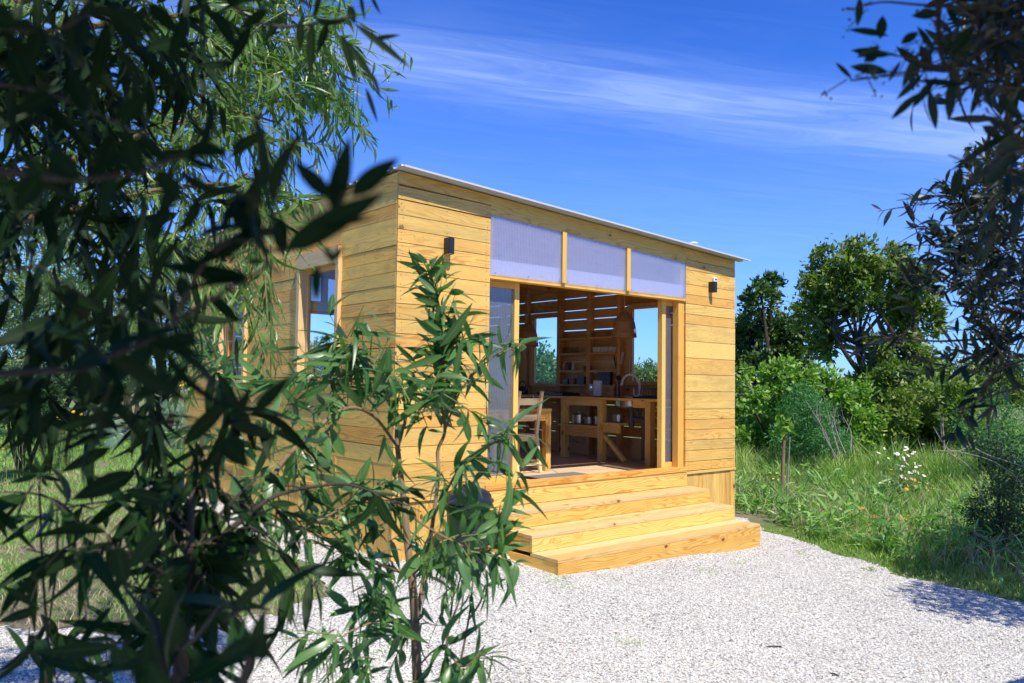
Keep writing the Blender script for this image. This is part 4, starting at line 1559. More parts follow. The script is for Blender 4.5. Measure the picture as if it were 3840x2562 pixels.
# woven pendant lamps
def pendant(x, y, zb, label, cord_top, hook=None):
    t = thing('pendant_lamp', label, 'pendant lamp', (x, y, zb), group='woven pendant lamps')
    H = .37
    prof = [(.168, 0), (.166, .05), (.161, .10), (.153, .16), (.140, .215), (.119, .265), (.090, .31), (.055, .345), (.02, .365)]
    mb = MB()
    mb.lathe(prof, (x, y, zb), 40)
    mb.lathe([(.168, 0), (.172, .004), (.172, .012), (.167, .014)], (x, y, zb), 40)
    part(mb, 'shade', M['rattan'], t)
    mb = MB()
    pts = [(x, y, zb + H - .02), (x, y, cord_top)] if hook is None else curve_pts([(x, y, zb + H - .02), (x, y, cord_top - .25), (x + .01, y, cord_top - .03), (x + .06, y - .01, cord_top), (hook[0], hook[1], hook[2])], 5)
    mb.tube(pts, .006, 6)
    part(mb, 'cord', M['cord'], t)
    mb = MB()
    mb.tube([(x, y, zb + H - .03), (x, y, zb + H - .12)], .022, 10)
    part(mb, 'lamp_holder', M['black_plastic'], t)


pendant(4.40, 1.18, 2.372, 'woven rattan pendant lamp hanging before the nearer window', roof_z(4.4) - .03)
pendant(4.40, 3.205, 2.297, 'woven rattan pendant lamp half hidden at the door post', 3.20, (4.75, 3.0, 3.27))

# ---------------------------------------------------------------- dustbin beside the steps
BX, BY = .52, -.46
bz = float(G(BX, BY)) + .006
t = thing('dustbin', 'round black dustbin with lid standing beside the steps', 'dustbin', (BX, BY, bz))
mb = MB()
n = 40
prof = [(0, .0), (.165, 0), (.172, .02), (.188, .30), (.200, .56), (.212, .565), (.212, .60), (.203, .60)]
for (r0, z0), (r1, z1) in zip(prof[:-1], prof[1:]):
    for k in range(n):
        a, b_ = 2 * math.pi * k / n, 2 * math.pi * (k + 1) / n
        fl = lambda q, z: 1 + (.018 * (1 if math.sin(q * 10) > .3 else 0) if .02 < z < .5 else 0)
        P_ = lambda r, q, z: (BX + r * fl(q, z) * math.cos(q), BY + r * fl(q, z) * math.sin(q), bz + z)
        mb.face([P_(r0, a, z0), P_(r0, b_, z0), P_(r1, b_, z1), P_(r1, a, z1)], [(0, 0)] * 4, .5)
part(mb, 'body', M['black_plastic'], t)
mb = MB()
prof = [(.212, .598)] + [(.222 + .006 * math.sin(k * 2.1), .60 - .012 * k) for k in range(1, 6)]
for (r0, z0), (r1, z1) in zip(prof[:-1], prof[1:]):
    for k in range(n):
        a, b_ = 2 * math.pi * k / n, 2 * math.pi * (k + 1) / n
        w = lambda q, r, z: (BX + (r + .004 * math.sin(q * 9 + z * 60)) * math.cos(q), BY + (r + .004 * math.sin(q * 9 + z * 60)) * math.sin(q), bz + z + .010 * math.sin(q * 5) * (1 if z < .59 else 0))
        mb.face([w(a, r0, z0), w(b_, r0, z0), w(b_, r1, z1), w(a, r1, z1)], [(0, 0)] * 4, .5, 0, True)
part(mb, 'bin_bag', M['bag'], t)
mb = MB()
mb.lathe([(.226, .588), (.232, .592), (.230, .612), (.214, .618), (.208, .645), (.196, .668), (.15, .700), (.075, .722), (.06, .722)], (BX, BY, bz), 40)
mb.lathe([(.06, .722), (.058, .748), (.0, .752)], (BX, BY, bz), 20)
for k in range(4):
    a = k * math.pi / 4 + .3
    for s in (1, -1):
        c, sn = math.cos(a) * s, math.sin(a) * s
        mb.beam((BX + .07 * c, BY + .07 * sn, bz + .722), (BX + .19 * c, BY + .19 * sn, bz + .674), .022, .012)
part(mb, 'lid', M['black_plastic'], t)
mb = MB()
a = math.atan2(-6.39 - BY, -3.95 - BX) + .15
for da in (-.06, .0, .06):
    mb.beam((BX + .2015 * math.cos(a + da), BY + .2015 * math.sin(a + da), bz + .515), (BX + .2015 * math.cos(a + da + .05), BY + .2015 * math.sin(a + da + .05), bz + .517), .003, .016)
part(mb, 'printed_mark', M['orange_print'], t)


# ---------------------------------------------------------------- ground, gravel
def sheet(name, xs, ys, zf, mat, keep=None):
    X, Y = np.meshgrid(xs, ys)
    V = np.stack([X, Y, zf(X, Y)], -1).reshape(-1, 3)
    nx, ny = len(xs), len(ys)
    i, j = np.meshgrid(np.arange(nx - 1), np.arange(ny - 1))
    a = (j * nx + i).ravel()
    F = np.stack([a, a + 1, a + nx + 1, a + nx], 1)
    if keep is not None:
        c = V[F].mean(1)
        F = F[keep(c[:, 0], c[:, 1])]
    return np_mesh(name, V, F, mat, None, V[:, :2].copy(), np.full(len(F), .5), True)


def smooth_noise(x, y, s, seed=0):
    r = np.random.default_rng(seed)
    z = np.zeros(np.shape(x))
    for k in range(10):
        a, b, c = r.uniform(.5, 2.2) / s, r.uniform(0, 6.28), r.uniform(0, 6.28)
        z = z + np.sin((x * math.cos(b) + y * math.sin(b)) * a * 2 * math.pi / 2 + c)
    return z / 4.0


def bump_z(x, y):
    return G(x, y) + .018 * smooth_noise(x, y, 1.6, 3)


def spaced(lo, hi, near, far, c, power=1.6):
    out = [c]
    for sgn, lim in ((-1, lo), (1, hi)):
        q, st = c, near
        while (q > lim) if sgn < 0 else (q < lim):
            q += sgn * st
            st = min(far, near + abs(q - c) ** power * .004)
            out.append(q)
    return np.array(sorted(out))


GROUND = sheet('ground', spaced(-400, 600, .5, 60, 0, 1.9), spaced(-300, 700, .5, 60, 0, 1.9), bump_z, M['ground'])
tag(GROUND, kind='structure')

GPOLY = [(5.62, 6.5), (5.62, .9), (5.55, .0), (5.20, -.45), (4.80, -1.2), (4.78, -1.85), (4.55, -2.3), (4.33, -2.95), (4.12, -3.8), (3.9, -5.2), (3.8, -9.5),
         (-11, -9.5), (-11, -.1), (-5.0, .1), (-3.05, -.18), (-2.35, -.70), (-2.0, -.95), (-1.42, -.84), (-.98, -.68), (-.66, .0), (-.60, 1.2), (-.52, 3.0), (-.50, 6.3), (-.5, 6.5)]


def in_gravel(x, y, rough=.10):
    return in_poly(x + rough * smooth_noise(x, y, .55, 5), y + rough * smooth_noise(x, y, .5, 6), GPOLY)


gz = lambda x, y: bump_z(x, y) + .012
GRAVEL = sheet('gravel_yard', np.arange(-11.2, 6, .05), np.arange(-9.6, 6.6, .05), gz, M['gravel'], lambda x, y: in_gravel(x, y))
tag(GRAVEL, kind='structure')

# loose chips, denser where the photograph shows the gravel close
N = 430000
q = RNG.uniform(size=(N, 2))
d = 3.2 + 8.5 * q[:, 0] ** 1.25
lat = RNG.uniform(-.70, .68, N)
fh, rh = unit(_f[:2]), unit(_r[:2])
xy = CAM[:2] + d[:, None] * fh + (lat * d)[:, None] * rh
ok = in_gravel(xy[:, 0], xy[:, 1], .16) & ~((xy[:, 0] > -.02) & (xy[:, 0] < CW + .02) & (xy[:, 1] > 0) & (xy[:, 1] < CD)) & \
    ~((xy[:, 0] > A - .01) & (xy[:, 0] < B + .01) & (xy[:, 1] > -1.06) & (xy[:, 1] < 0))
xy = xy[ok]
n = len(xy)
octv = np.array([(1, 0, 0), (-1, 0, 0), (0, 1, 0), (0, -1, 0), (0, 0, 1), (0, 0, -1)], float)
octf = np.array([(0, 2, 4), (2, 1, 4), (1, 3, 4), (3, 0, 4)])
sz = RNG.gamma(4.0, .00120, n).clip(.0028, .016)
ang = RNG.uniform(0, 6.28, n)
sc3 = np.stack([sz * RNG.uniform(.8, 1.35, n), sz * RNG.uniform(.6, 1.0, n), sz * RNG.uniform(.45, .8, n)], 1)
v = octv[None] * sc3[:, None] * RNG.uniform(.75, 1.2, (n, 6, 1))
ca, sa = np.cos(ang)[:, None], np.sin(ang)[:, None]
tl_ = RNG.normal(0, .35, (n, 1))
vx = v[..., 0] * ca - v[..., 1] * sa
vy = v[..., 0] * sa + v[..., 1] * ca
vz = v[..., 2] + tl_ * v[..., 0]
base = np.stack([xy[:, 0], xy[:, 1], gz(xy[:, 0], xy[:, 1]) + sz * .25], 1)
V = np.stack([vx, vy, vz], -1) + base[:, None]
F = (np.arange(n) * 6)[:, None, None] + octf[None]
st = np_mesh('gravel_chips', V.reshape(-1, 3), F.reshape(-1, 3), M['stone'], None, None, np.repeat(np.clip(RNG.uniform(size=n) ** (1 + .45 * smooth_noise(xy[:, 0], xy[:, 1], .8, 91)) - .10 * np.clip(smooth_noise(xy[:, 0], xy[:, 1], 2.2, 92), 0, 1), 0, 1), 4))
tag(st, 'loose white limestone chips covering the yard in front of the cabin', 'gravel', kind='stuff')


# ---------------------------------------------------------------- grass
def blades(name, xy, h, w, lean, mat, label, tone=None, zf=bump_z):
    n = len(xy)
    a = RNG.uniform(0, 6.28, n)
    dirv = np.stack([np.cos(a), np.sin(a), np.zeros(n)], 1)
    b = RNG.uniform(0, 6.28, n)
    ln = np.stack([np.cos(b), np.sin(b), np.zeros(n)], 1) * (lean * h * RNG.uniform(.1, 1.0, n))[:, None]
    z = zf(xy[:, 0], xy[:, 1]) - .01
    p0 = np.stack([xy[:, 0], xy[:, 1], z], 1)
    up = np.array((0, 0, 1.0))
    V = np.zeros((n, 6, 3))
    for i, (t, ww) in enumerate(((0, .8), (.55, 1.0), (1.0, .12))):
        c = p0 + up * (h * t * (1 - .12 * t))[:, None] + ln * t * t
        V[:, 2 * i] = c - dirv * (w * ww / 2)[:, None]
        V[:, 2 * i + 1] = c + dirv * (w * ww / 2)[:, None]
    F = (np.arange(n) * 6)[:, None, None] + np.array([[0, 1, 3, 2], [2, 3, 5, 4]])[None]
    uv = np.tile(np.array([(0, 0), (1, 0), (0, .5), (1, .5), (0, 1), (1, 1)], float), (n, 1))
    t = RNG.uniform(size=n) if tone is None else tone
    o = np_mesh(name, V.reshape(-1, 3), F.reshape(-1, 4), mat, None, uv, np.repeat(t, 2))
    return tag(o, label, 'grass', kind='stuff')


def view_points(n, d0, d1, l0, l1, power=1.0):
    q = RNG.uniform(size=n) ** power
    d = d0 + (d1 - d0) * q
    lat = RNG.uniform(l0, l1, n)
    return CAM[:2] + d[:, None] * fh + (lat * d)[:, None] * rh, d


def free(xy, margin=.05):
    x, y = xy[:, 0], xy[:, 1]
    return ~((x > -margin) & (x < CW + margin) & (y > -margin) & (y < CD + margin))


def edge_dist(xy):
    """rough distance outside the gravel's right edge"""
    e = np.array(GPOLY[1:11])
    best = np.full(len(xy), 1e9)
    for p, q_ in zip(e[:-1], e[1:]):
        dv = q_ - p
        t = np.clip(((xy - p) @ dv) / (dv @ dv), 0, 1)
        best = np.minimum(best, np.linalg.norm(xy - (p + t[:, None] * dv), axis=1))
    return best


# tall meadow on the right
xy, d = view_points(150000, 6.8, 27, .16, .70, 1.25)
ok = free(xy, .25) & ~in_gravel(xy[:, 0], xy[:, 1], .12) & (xy[:, 0] > 3.8)
xy, d = xy[ok], d[ok]
ed = edge_dist(xy)
cl = smooth_noise(xy[:, 0], xy[:, 1], .9, 21)
bare = np.linalg.norm((xy - np.array((5.75, .1))) * np.array((1.0, .8)), axis=1) < .85 + .25 * cl
keep = (RNG.uniform(size=len(xy)) < np.clip(.5 + ed * .7, 0, 1)) & ~(bare & (RNG.uniform(size=len(xy)) < .93))
keep &= ~((np.linalg.norm(xy - np.array((8.7, -.85)), axis=1) < .95) & (RNG.uniform(size=len(xy)) < .7))       # trodden thin in front of the daisies
xy, d, ed, cl = xy[keep], d[keep], ed[keep], cl[keep]
h = np.clip(.04 + .10 * np.clip(ed, 0, 1.2) + .13 * np.clip(ed - 1.2, 0, 9), .05, .62) * (1 + .35 * cl) * RNG.uniform(.45, 1.25, len(xy))
w = (.004 + .0007 * d) * RNG.uniform(.6, 1.5, len(xy))
tone = np.clip(.30 + .28 * smooth_noise(xy[:, 0], xy[:, 1], 1.4, 31) + RNG.normal(0, .22, len(xy)), 0, 1)
blades('meadow_grass', xy, h, w, .7, M['meadow'], 'tall uneven green meadow grass right of the gravel', tone)
xy, d = view_points(9000, 7.2, 22, .18, .70, 1.1)
ok = free(xy, .3) & ~in_gravel(xy[:, 0], xy[:, 1], .05) & (xy[:, 0] > 4) & (edge_dist(xy) > .5)
xy, d = xy[ok], d[ok]
blades('dry_grass', xy, RNG.uniform(.2, .55, len(xy)), (.002 + .0004 * d), 1.0, M['straw'], 'thin straw coloured stalks among the meadow grass')

# broad leaved weeds and seed heads standing in it
xy, d = view_points(5200, 7.2, 22, .17, .70, 1.15)
ok = free(xy, .4) & ~in_gravel(xy[:, 0], xy[:, 1], .0) & (xy[:, 0] > 4) & (edge_dist(xy) > .35) & (smooth_noise(xy[:, 0], xy[:, 1], .7, 61) > -.1)
xy, d = xy[ok], d[ok]
WL = Leaves()
for (x, y), dd in zip(xy, d):
    k = random.randint(4, 9)
    hh = random.uniform(.12, .5)
    P = np.stack([np.full(k, x) + RNG.normal(0, .03, k), np.full(k, y) + RNG.normal(0, .03, k), float(G(x, y)) + hh * RNG.uniform(.1, 1.0, k)], 1)
    WL.add(P, unit(rand_unit(k) * .8 + np.array((0, 0, .5))), unit(rand_unit(k) + np.array((0, 0, .8))), RNG.uniform(.09, .24, k), RNG.uniform(.012, .04), .5, np.clip(random.random() + RNG.normal(0, .1, k), 0, 1))
tag(WL.build('meadow_weeds', M['weed'], None, nseg=3, rib=False), 'broad leaved green weeds growing through the meadow grass', 'weeds', kind='stuff')

# patchy lawn on the left
xy, d = view_points(210000, 4.2, 34, -.74, .10, 1.35)
ok = free(xy, .1) & ~in_gravel(xy[:, 0], xy[:, 1], .12) & (xy[:, 0] < 2)
xy, d = xy[ok], d[ok]
pn = smooth_noise(xy[:, 0], xy[:, 1], 1.1, 41) * .6 + smooth_noise(xy[:, 0], xy[:, 1], .35, 42) * .4
keep = RNG.uniform(size=len(xy)) < np.clip(.05 + .42 * (pn + .18) + .045 * (d - 7), .015, 1)
xy, d, pn = xy[keep], d[keep], pn[keep]
h = (.035 + .045 * np.clip(pn + .5, 0, 2)) * RNG.uniform(.5, 1.6, len(xy)) * (1 + d * .03)
tone = np.clip(.35 + .3 * smooth_noise(xy[:, 0], xy[:, 1], .8, 44) + RNG.normal(0, .2, len(xy)), 0, 1)
blades('lawn_grass', xy, h, (.004 + .0007 * d) * RNG.uniform(.7, 1.4, len(xy)), .9, M['lawn'], 'short patchy green grass beside and behind the cabin', tone)
xy, d = view_points(26000, 4.2, 14, -.72, .0, 1.0)
ok = free(xy, .1) & ~in_gravel(xy[:, 0], xy[:, 1], .0) & (xy[:, 0] < 0)
xy = xy[ok]
blades('hay_litter', xy, RNG.uniform(.03, .09, len(xy)), np.full(len(xy), .005), 2.6, M['straw'], 'scattered dry cut grass on the bare soil')
# small weeds growing in the gravel
cl = np.array([gx for gx in ((-.75, -1.2), (1.0, -1.18), (2.6, -1.55), (4.35, -1.5), (.9, -1.35), (.1, -1.0), (-1.2, -1.9), (.3, -2.6), (3.2, -1.5), (-1.6, -1.3), (-.4, -.55))])
xy = (cl[RNG.integers(0, len(cl), 420)] + RNG.normal(0, .07, (420, 2)))
blades('gravel_weeds', xy, RNG.uniform(.02, .07, 420), np.full(420, .004), .9, M['lawn'], 'tiny tufts of grass sprouting through the gravel', zf=gz)

# dry leaf scraps blown about on the stones
n = 90
q_, dq = view_points(n, 3.6, 9.5, -.45, .62, 1.1)
okq = in_gravel(q_[:, 0], q_[:, 1], .0) & free(q_, .1) & ~((q_[:, 0] > A - .1) & (q_[:, 0] < B + .1) & (q_[:, 1] > -1.15))
q_ = q_[okq]
n = len(q_)
DL = Leaves()
DL.add(np.stack([q_[:, 0], q_[:, 1], gz(q_[:, 0], q_[:, 1]) + .012], 1), unit(RNG.normal(size=(n, 3)) * (1, 1, .15)), unit(RNG.normal(size=(n, 3)) * .3 + np.array((0, 0, 1.0))),
       RNG.uniform(.015, .06, n), RNG.uniform(.005, .012, n), .4, RNG.uniform(size=n))
tag(DL.build('leaf_litter', M['litter'], None, nseg=3, rib=False), 'few dry brown leaf scraps scattered over the gravel', 'leaf litter', kind='stuff')

# twigs and debris lying on the gravel
for px, py, L, lab in ((2905, 2430, .10, 'short grey twig lying on the gravel below the grass edge'), (1990, 2372, .03, 'small brown pine cone scrap on the gravel'),
                       (3130, 2535, .06, 'brown stick end near the lower edge of the gravel')):
    dr = ray(px, py)
    tt = 5.0
    for _ in range(40):
        qq = CAM + dr * tt
        tt += -(qq[2] - gz(qq[0], qq[1])) / dr[2] * .7
    mb = MB()
    a = random.uniform(0, 3)
    dv = np.array((math.cos(a), math.sin(a), 0))
    mb.tube([qq - dv * L / 2 + (0, 0, .008), qq + (0, 0, .012), qq + dv * L / 2 + (0, 0, .009)], [.004, .006, .003], 6)
    tag(mb.build('fallen_twig', M['bark_dark']), lab, 'twig')


# ---------------------------------------------------------------- background vegetation
K = 3840.0 / 2350.0


def blob_px(lst, depth, dj=.8):
    """crown lumps given as (x, y, rx, ry) on the 2350 px wide photo at a depth"""
    out = []
    for b in lst:
        x, y, rx, ry = b[:4]
        d = depth + (b[4] if len(b) > 4 else random.uniform(-dj, dj))
        c = at(x * K, y * K, d)
        r_ = (rx * K / FPX * d, max(rx, ry) * .8 * K / FPX * d, ry * K / FPX * d)
        out.append((c, np.array(r_)))
    return out


def crown(L, blobs, n, size, aspect=.42, clumps=26, spread=.20, up=.35, tone0=.5):
    vol = np.array([b[1][0] * b[1][2] for b in blobs])
    cnt = RNG.multinomial(n, vol / vol.sum())
    for (c, r_), m in zip(blobs, cnt):
        if m == 0:
            continue
        k = max(6, int(clumps * random.uniform(.8, 1.2)))
        dirs = rand_unit(k)
        cc = c + dirs * r_ * RNG.uniform(.45, 1.08, (k, 1))
        ct = np.clip(tone0 + RNG.normal(0, .22, k), 0, 1)
        ix = RNG.integers(0, k, m)
        P = cc[ix] + RNG.normal(size=(m, 3)) * spread * np.minimum(r_, r_.mean())
        out = unit(P - c)
        D = unit(out * .7 + rand_unit(m) * .8 + np.array((0, 0, .15)))
        U = unit(rand_unit(m) * .8 + np.array((0, 0, up)) + out * .5)
        s = size * RNG.uniform(.6, 1.35, m)
        L.add(P, D, U, s, s * aspect * RNG.uniform(.8, 1.2, m), RNG.uniform(-.1, .5, m), np.clip(ct[ix] + RNG.normal(0, .16, m), 0, 1))


def limbs(mb, base, blobs, r0, mid=None, n=7):
    base = np.array(base, float)
    for (c, r_) in blobs:
        m = (base + c) / 2 + rand_unit(1)[0] * .25 * np.linalg.norm(c - base) * .3 if mid is None else np.array(mid)
        top = c + np.array((0, 0, r_[2] * .2))
        mb.tube(curve_pts([base, m, top], 4), list(np.linspace(r0, r0 * .18, 9)), n)


def tree(name, label, cat, base, blobs, mat, n, size, r0=.10, aspect=.42, group=None, clumps=26, spread=.2, trunks=None, barkm='bark_dark', tone0=.5, foliage='crown'):
    base = np.array(base, float)
    t = thing(name, label, cat, tuple(base), group=group)
    mb = MB()
    if trunks:
        for pts, ra, rb in trunks:
            pp = curve_pts(pts, 4)
            mb.tube(pp, list(np.linspace(ra, rb, len(pp))), 9)
            tip = pp[-1]
            for (c, r_) in blobs:
                if np.linalg.norm(c - tip) < 2.4:
                    mb.tube(curve_pts([tip, (tip + c) / 2 + rand_unit(1)[0] * .12, c], 3), [rb, rb * .8, rb * .65, rb * .5, rb * .35, rb * .25, rb * .15], 6)
    else:
        limbs(mb, base, blobs, r0)
    # fine twigs reaching through the crown
    for (c, r_) in blobs:
        for k in range(5):
            e = c + rand_unit(1)[0] * r_ * .95
            mb.tube([c, (c + e) / 2 + rand_unit(1)[0] * .05, e], [r0 * .16, r0 * .10, r0 * .05], 4)
    o = part(mb, 'trunk', M[barkm], t)
    L = Leaves()
    crown(L, blobs, n, size, aspect, clumps, spread, tone0=tone0)
    hang(L.build(foliage, M[mat], None, nseg=2, rib=False, fold=.15, shape=.85, smooth=False), t)
    return t


def gpt(px, py):
    dr = ray(px, py)
    tt = 8.0
    for _ in range(60):
        qq = CAM + dr * tt
        tt += -(qq[2] - float(G(qq[0], qq[1]))) / dr[2] * .6
    return CAM + dr * tt


def base_under(x2350, depth):
    p = at(x2350 * K, 900 * K, depth)
    return np.array((p[0], p[1], float(G(p[0], p[1])) - .03))


# the big carob and its neighbours, right of the cabin
D0 = 20.0
b = blob_px([(1895, 640, 62, 58), (1960, 600, 55, 50), (2035, 620, 60, 52), (2095, 640, 45, 50), (1862, 715, 45, 60), (1930, 690, 60, 45), (2060, 700, 60, 50), (2110, 730, 50, 60),
             (1900, 790, 50, 40), (2020, 800, 40, 35), (2090, 820, 60, 55), (2050, 880, 70, 45), (2130, 890, 50, 50), (1995, 870, 35, 30), (1985, 665, 45, 40)], D0)
gA, gB = base_under(2048, D0), base_under(2024, D0 + .4)
trA = [gA, at(3372, 1604, D0), at(3390, 1500, D0), at(3430, 1380, D0)]
trB = [gB, at(3297, 1575, D0 + .4), at(3255, 1440, D0 + .3), at(3215, 1290, D0 + .2)]
trC = [at(3255, 1440, D0 + .3), at(3180, 1340, D0), at(3120, 1240, D0)]
tree('carob_tree', 'tallest dark green round crowned tree right of the cabin', 'tree', gA, b, 'carob', 17000, .15, .16, .5, 'trees right of the cabin', 20, .19,
     [(trA, .17, .09), (trB, .14, .06), (trC, .07, .04)], tone0=.45)
b = blob_px([(1748, 690, 40, 44), (1772, 655, 26, 24), (1718, 745, 38, 45), (1765, 760, 48, 45), (1705, 820, 36, 55), (1760, 830, 55, 50), (1815, 760, 38, 60), (1820, 840, 45, 50)], 23)
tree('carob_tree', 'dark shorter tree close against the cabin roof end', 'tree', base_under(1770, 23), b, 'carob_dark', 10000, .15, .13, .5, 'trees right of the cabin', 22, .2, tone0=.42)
b = blob_px([(1730, 955, 42, 60), (1785, 860, 42, 48), (1700, 900, 25, 60), (1845, 880, 48, 40), (1900, 900, 62, 50), (1960, 930, 50, 60), (1890, 980, 62, 50), (1775, 950, 48, 60), (1730, 1010, 40, 40), (1985, 985, 40, 50)], 17.0)
lem = tree('lemon_tree', 'bright yellow green citrus bush in front of the dark trees', 'tree', base_under(1830, 17.0), b, 'lemon', 10500, .115, .07, .55, 'trees right of the cabin', 26, .17, tone0=.5)
for (x, y) in ((1730, 868), (1740, 876), (1722, 884), (1702, 955), (2026, 960)):
    mb = MB()
    mb.lathe([(0, -.03), (.018, -.02), (.024, 0), (.018, .02), (.006, .03), (0, .031)], at(x * K, y * K, 16.3), 10)
    part(mb, 'fruit', M['lemon_fruit'], lem)
b = blob_px([(1838, 915, 20, 30), (1862, 940, 26, 26), (1815, 960, 20, 34), (1890, 960, 20, 30), (1840, 985, 40, 26), (1880, 1000, 40, 26), (1925, 1015, 30, 20), (1795, 1005, 26, 24), (1840, 1030, 50, 22), (1895, 1035, 45, 20)], 15.0)
tree('green_shrub', 'bluish green fine leaved shrub before the citrus bush', 'shrub', base_under(1845, 15.0), b, 'scrub', 15000, .07, .008, .24, 'shrubs in the meadow', 60, .40)
b = blob_px([(2110, 950, 60, 60), (2180, 930, 60, 60), (2060, 960, 40, 50), (2150, 1000, 70, 40), (2080, 1010, 45, 35), (2230, 985, 70, 45)], 17.0)
tree('carob_bush', 'low olive green bush right of the two dark trunks', 'shrub', base_under(2150, 17), b, 'carob', 10500, .12, .08, .5, 'shrubs in the meadow', 26, .2, tone0=.55)
b = blob_px([(2200, 865, 60, 40), (2270, 875, 70, 50), (2340, 880, 60, 60), (2140, 855, 60, 40), (2110, 890, 60, 40)], 27)
tree('far_bush', 'far off olive green bush reaching the right edge', 'shrub', base_under(2260, 27), b, 'carob', 8000, .16, .08, .35, None, 26, .24, tone0=.2)
mus = tree('mustard_plant', 'tall loose plant dotted with small yellow flowers at right', 'plant', base_under(2270, 13.5),
           blob_px([(2240, 1000, 55, 50), (2300, 970, 60, 60), (2330, 1040, 50, 60), (2260, 1060, 60, 40)], 13.5), 'scrub', 8000, .06, .03, .22, None, 40, .3)
L = Leaves()
pts = np.array([at(RNG.uniform(2190, 2348) * K, RNG.normal(975, 45) * K, 12.9 + RNG.uniform(-.5, .8)) for _ in range(170)])
for k in range(4):
    L.add(pts, np.array([(math.cos(k * 1.57), math.sin(k * 1.57), .3)]), np.array([(0, 0, 1.0)]), .026, .02, .0, .5)
hang(L.build('flowers', M['petal_lime'], None, nseg=2, rib=False), mus)
# bushes seen through the kitchen windows and beyond the cabin
b = blob_px([(1245, 850, 34, 48), (1272, 875, 34, 40), (1225, 880, 30, 50), (1290, 905, 40, 40)], 19)
tree('garden_bush', 'rounded green bush seen through the farther kitchen window', 'shrub', base_under(1255, 19), b, 'scrub', 7500, .10, .06, .5, None, 30, .2, tone0=.45)
b = blob_px([(1462, 866, 20, 26), (1480, 862, 13, 24), (1497, 862, 12, 26), (1515, 872, 16, 26), (1485, 890, 50, 22)], 24)
tree('garden_bush', 'pointed yellowish bushes seen through the nearer kitchen window', 'shrub', base_under(1485, 24), b, 'pale_shrub', 4500, .12, .05, .4, None, 24, .22, tone0=.25)
b = blob_px([(735, 800, 45, 26), (700, 830, 60, 30), (760, 830, 50, 26), (640, 840, 60, 40)], 30)
tree('far_bush', 'small bush far behind the cabin seen through the side window', 'shrub', base_under(720, 30), b, 'pale_shrub', 3500, .16, .07, .4, None, 24, .22, tone0=.2)
# left background
b = blob_px([(40, 640, 90, 95), (130, 690, 100, 85), (215, 730, 80, 70), (60, 750, 90, 75), (150, 790, 90, 60), (265, 790, 60, 60), (20, 820, 70, 55), (100, 840, 90, 45), (240, 840, 70, 40), (200, 650, 60, 45), (30, 875, 70, 30), (120, 878, 70, 28), (210, 876, 70, 26), (280, 868, 50, 26)], 20)
tree('pale_shrub', 'large rounded pale green shrub at the far left behind the boughs', 'shrub', base_under(120, 20), b, 'pale_shrub', 19000, .115, .10, .42, 'shrubs behind the lawn', 34, .2, tone0=.45)
b = blob_px([(300, 700, 50, 60), (325, 760, 50, 50), (290, 640, 35, 40)], 23)
tree('grey_shrub', 'grey green shrub between the pale shrub and the conifer', 'shrub', base_under(310, 23), b, 'pine_needle', 4500, .11, .07, .35, 'shrubs behind the lawn', 30, .22, tone0=.6)
b = blob_px([(372, 560, 40, 40), (400, 610, 45, 40), (350, 620, 35, 40), (420, 670, 40, 45), (345, 690, 35, 40), (385, 740, 60, 50), (430, 760, 30, 60), (400, 800, 50, 40)], 25)
con = tree('conifer', 'dark grey green conifer with bare grey twigs beside the cabin', 'tree', base_under(385, 25), b, 'pine_needle', 9500, .15, .12, .2, 'trees behind the lawn', 26, .22, tone0=.2)
mb = MB()
for k in range(34):
    s = at((365 + RNG.uniform(-10, 40)) * K, (690 + RNG.uniform(-20, 30)) * K, 23.6)
    e = s + np.array((RNG.uniform(-.8, .8), RNG.uniform(-.5, .3), RNG.uniform(-.7, .7)))
    mb.tube(curve_pts([s, (s + e) / 2 + rand_unit(1)[0] * .15, e], 3), [.022, .02, .018, .015, .012, .009, .006], 5)
part(mb, 'bare_twigs', M['twig_grey'], con)
b = blob_px([(20, 880, 50, 30), (75, 885, 45, 32), (110, 900, 30, 28), (40, 910, 50, 22), (30, 945, 60, 26), (90, 940, 45, 26)], 12.5)
tree('weeping_shrub', 'low dark drooping shrub on the lawn at the left edge', 'shrub', base_under(60, 12.5), b, 'dark_shrub', 9000, .10, .04, .22, 'shrubs behind the lawn', 40, .25)
b = blob_px([(x, 868 + RNG.uniform(-6, 6), 34, 24) for x in range(-30, 470, 45)], 30)
tree('hedge', 'low dark green hedge at the far side of the lawn', 'hedge', base_under(220, 30), b, 'dark_shrub', 7500, .17, .06, .5, None, 24, .22)
b = blob_px([(x, 905 + RNG.uniform(-8, 8), 40, 34) for x in range(1700, 2400, 50)], 31)
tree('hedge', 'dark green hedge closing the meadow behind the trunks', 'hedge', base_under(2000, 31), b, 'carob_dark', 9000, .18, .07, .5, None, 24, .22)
b = blob_px([(x, 880 + RNG.uniform(-12, 6), 60, 30) for x in range(480, 1700, 75)], 45)
tree('hedge', 'distant line of green bushes behind the cabin', 'hedge', base_under(1000, 45), b, 'carob_dark', 9000, .26, .07, .5, None, 24, .22)

# prickly pear
cb = base_under(352, 19)
t = thing('prickly_pear', 'grey green prickly pear cactus at the end of the lawn', 'cactus', tuple(cb))
mb = MB()


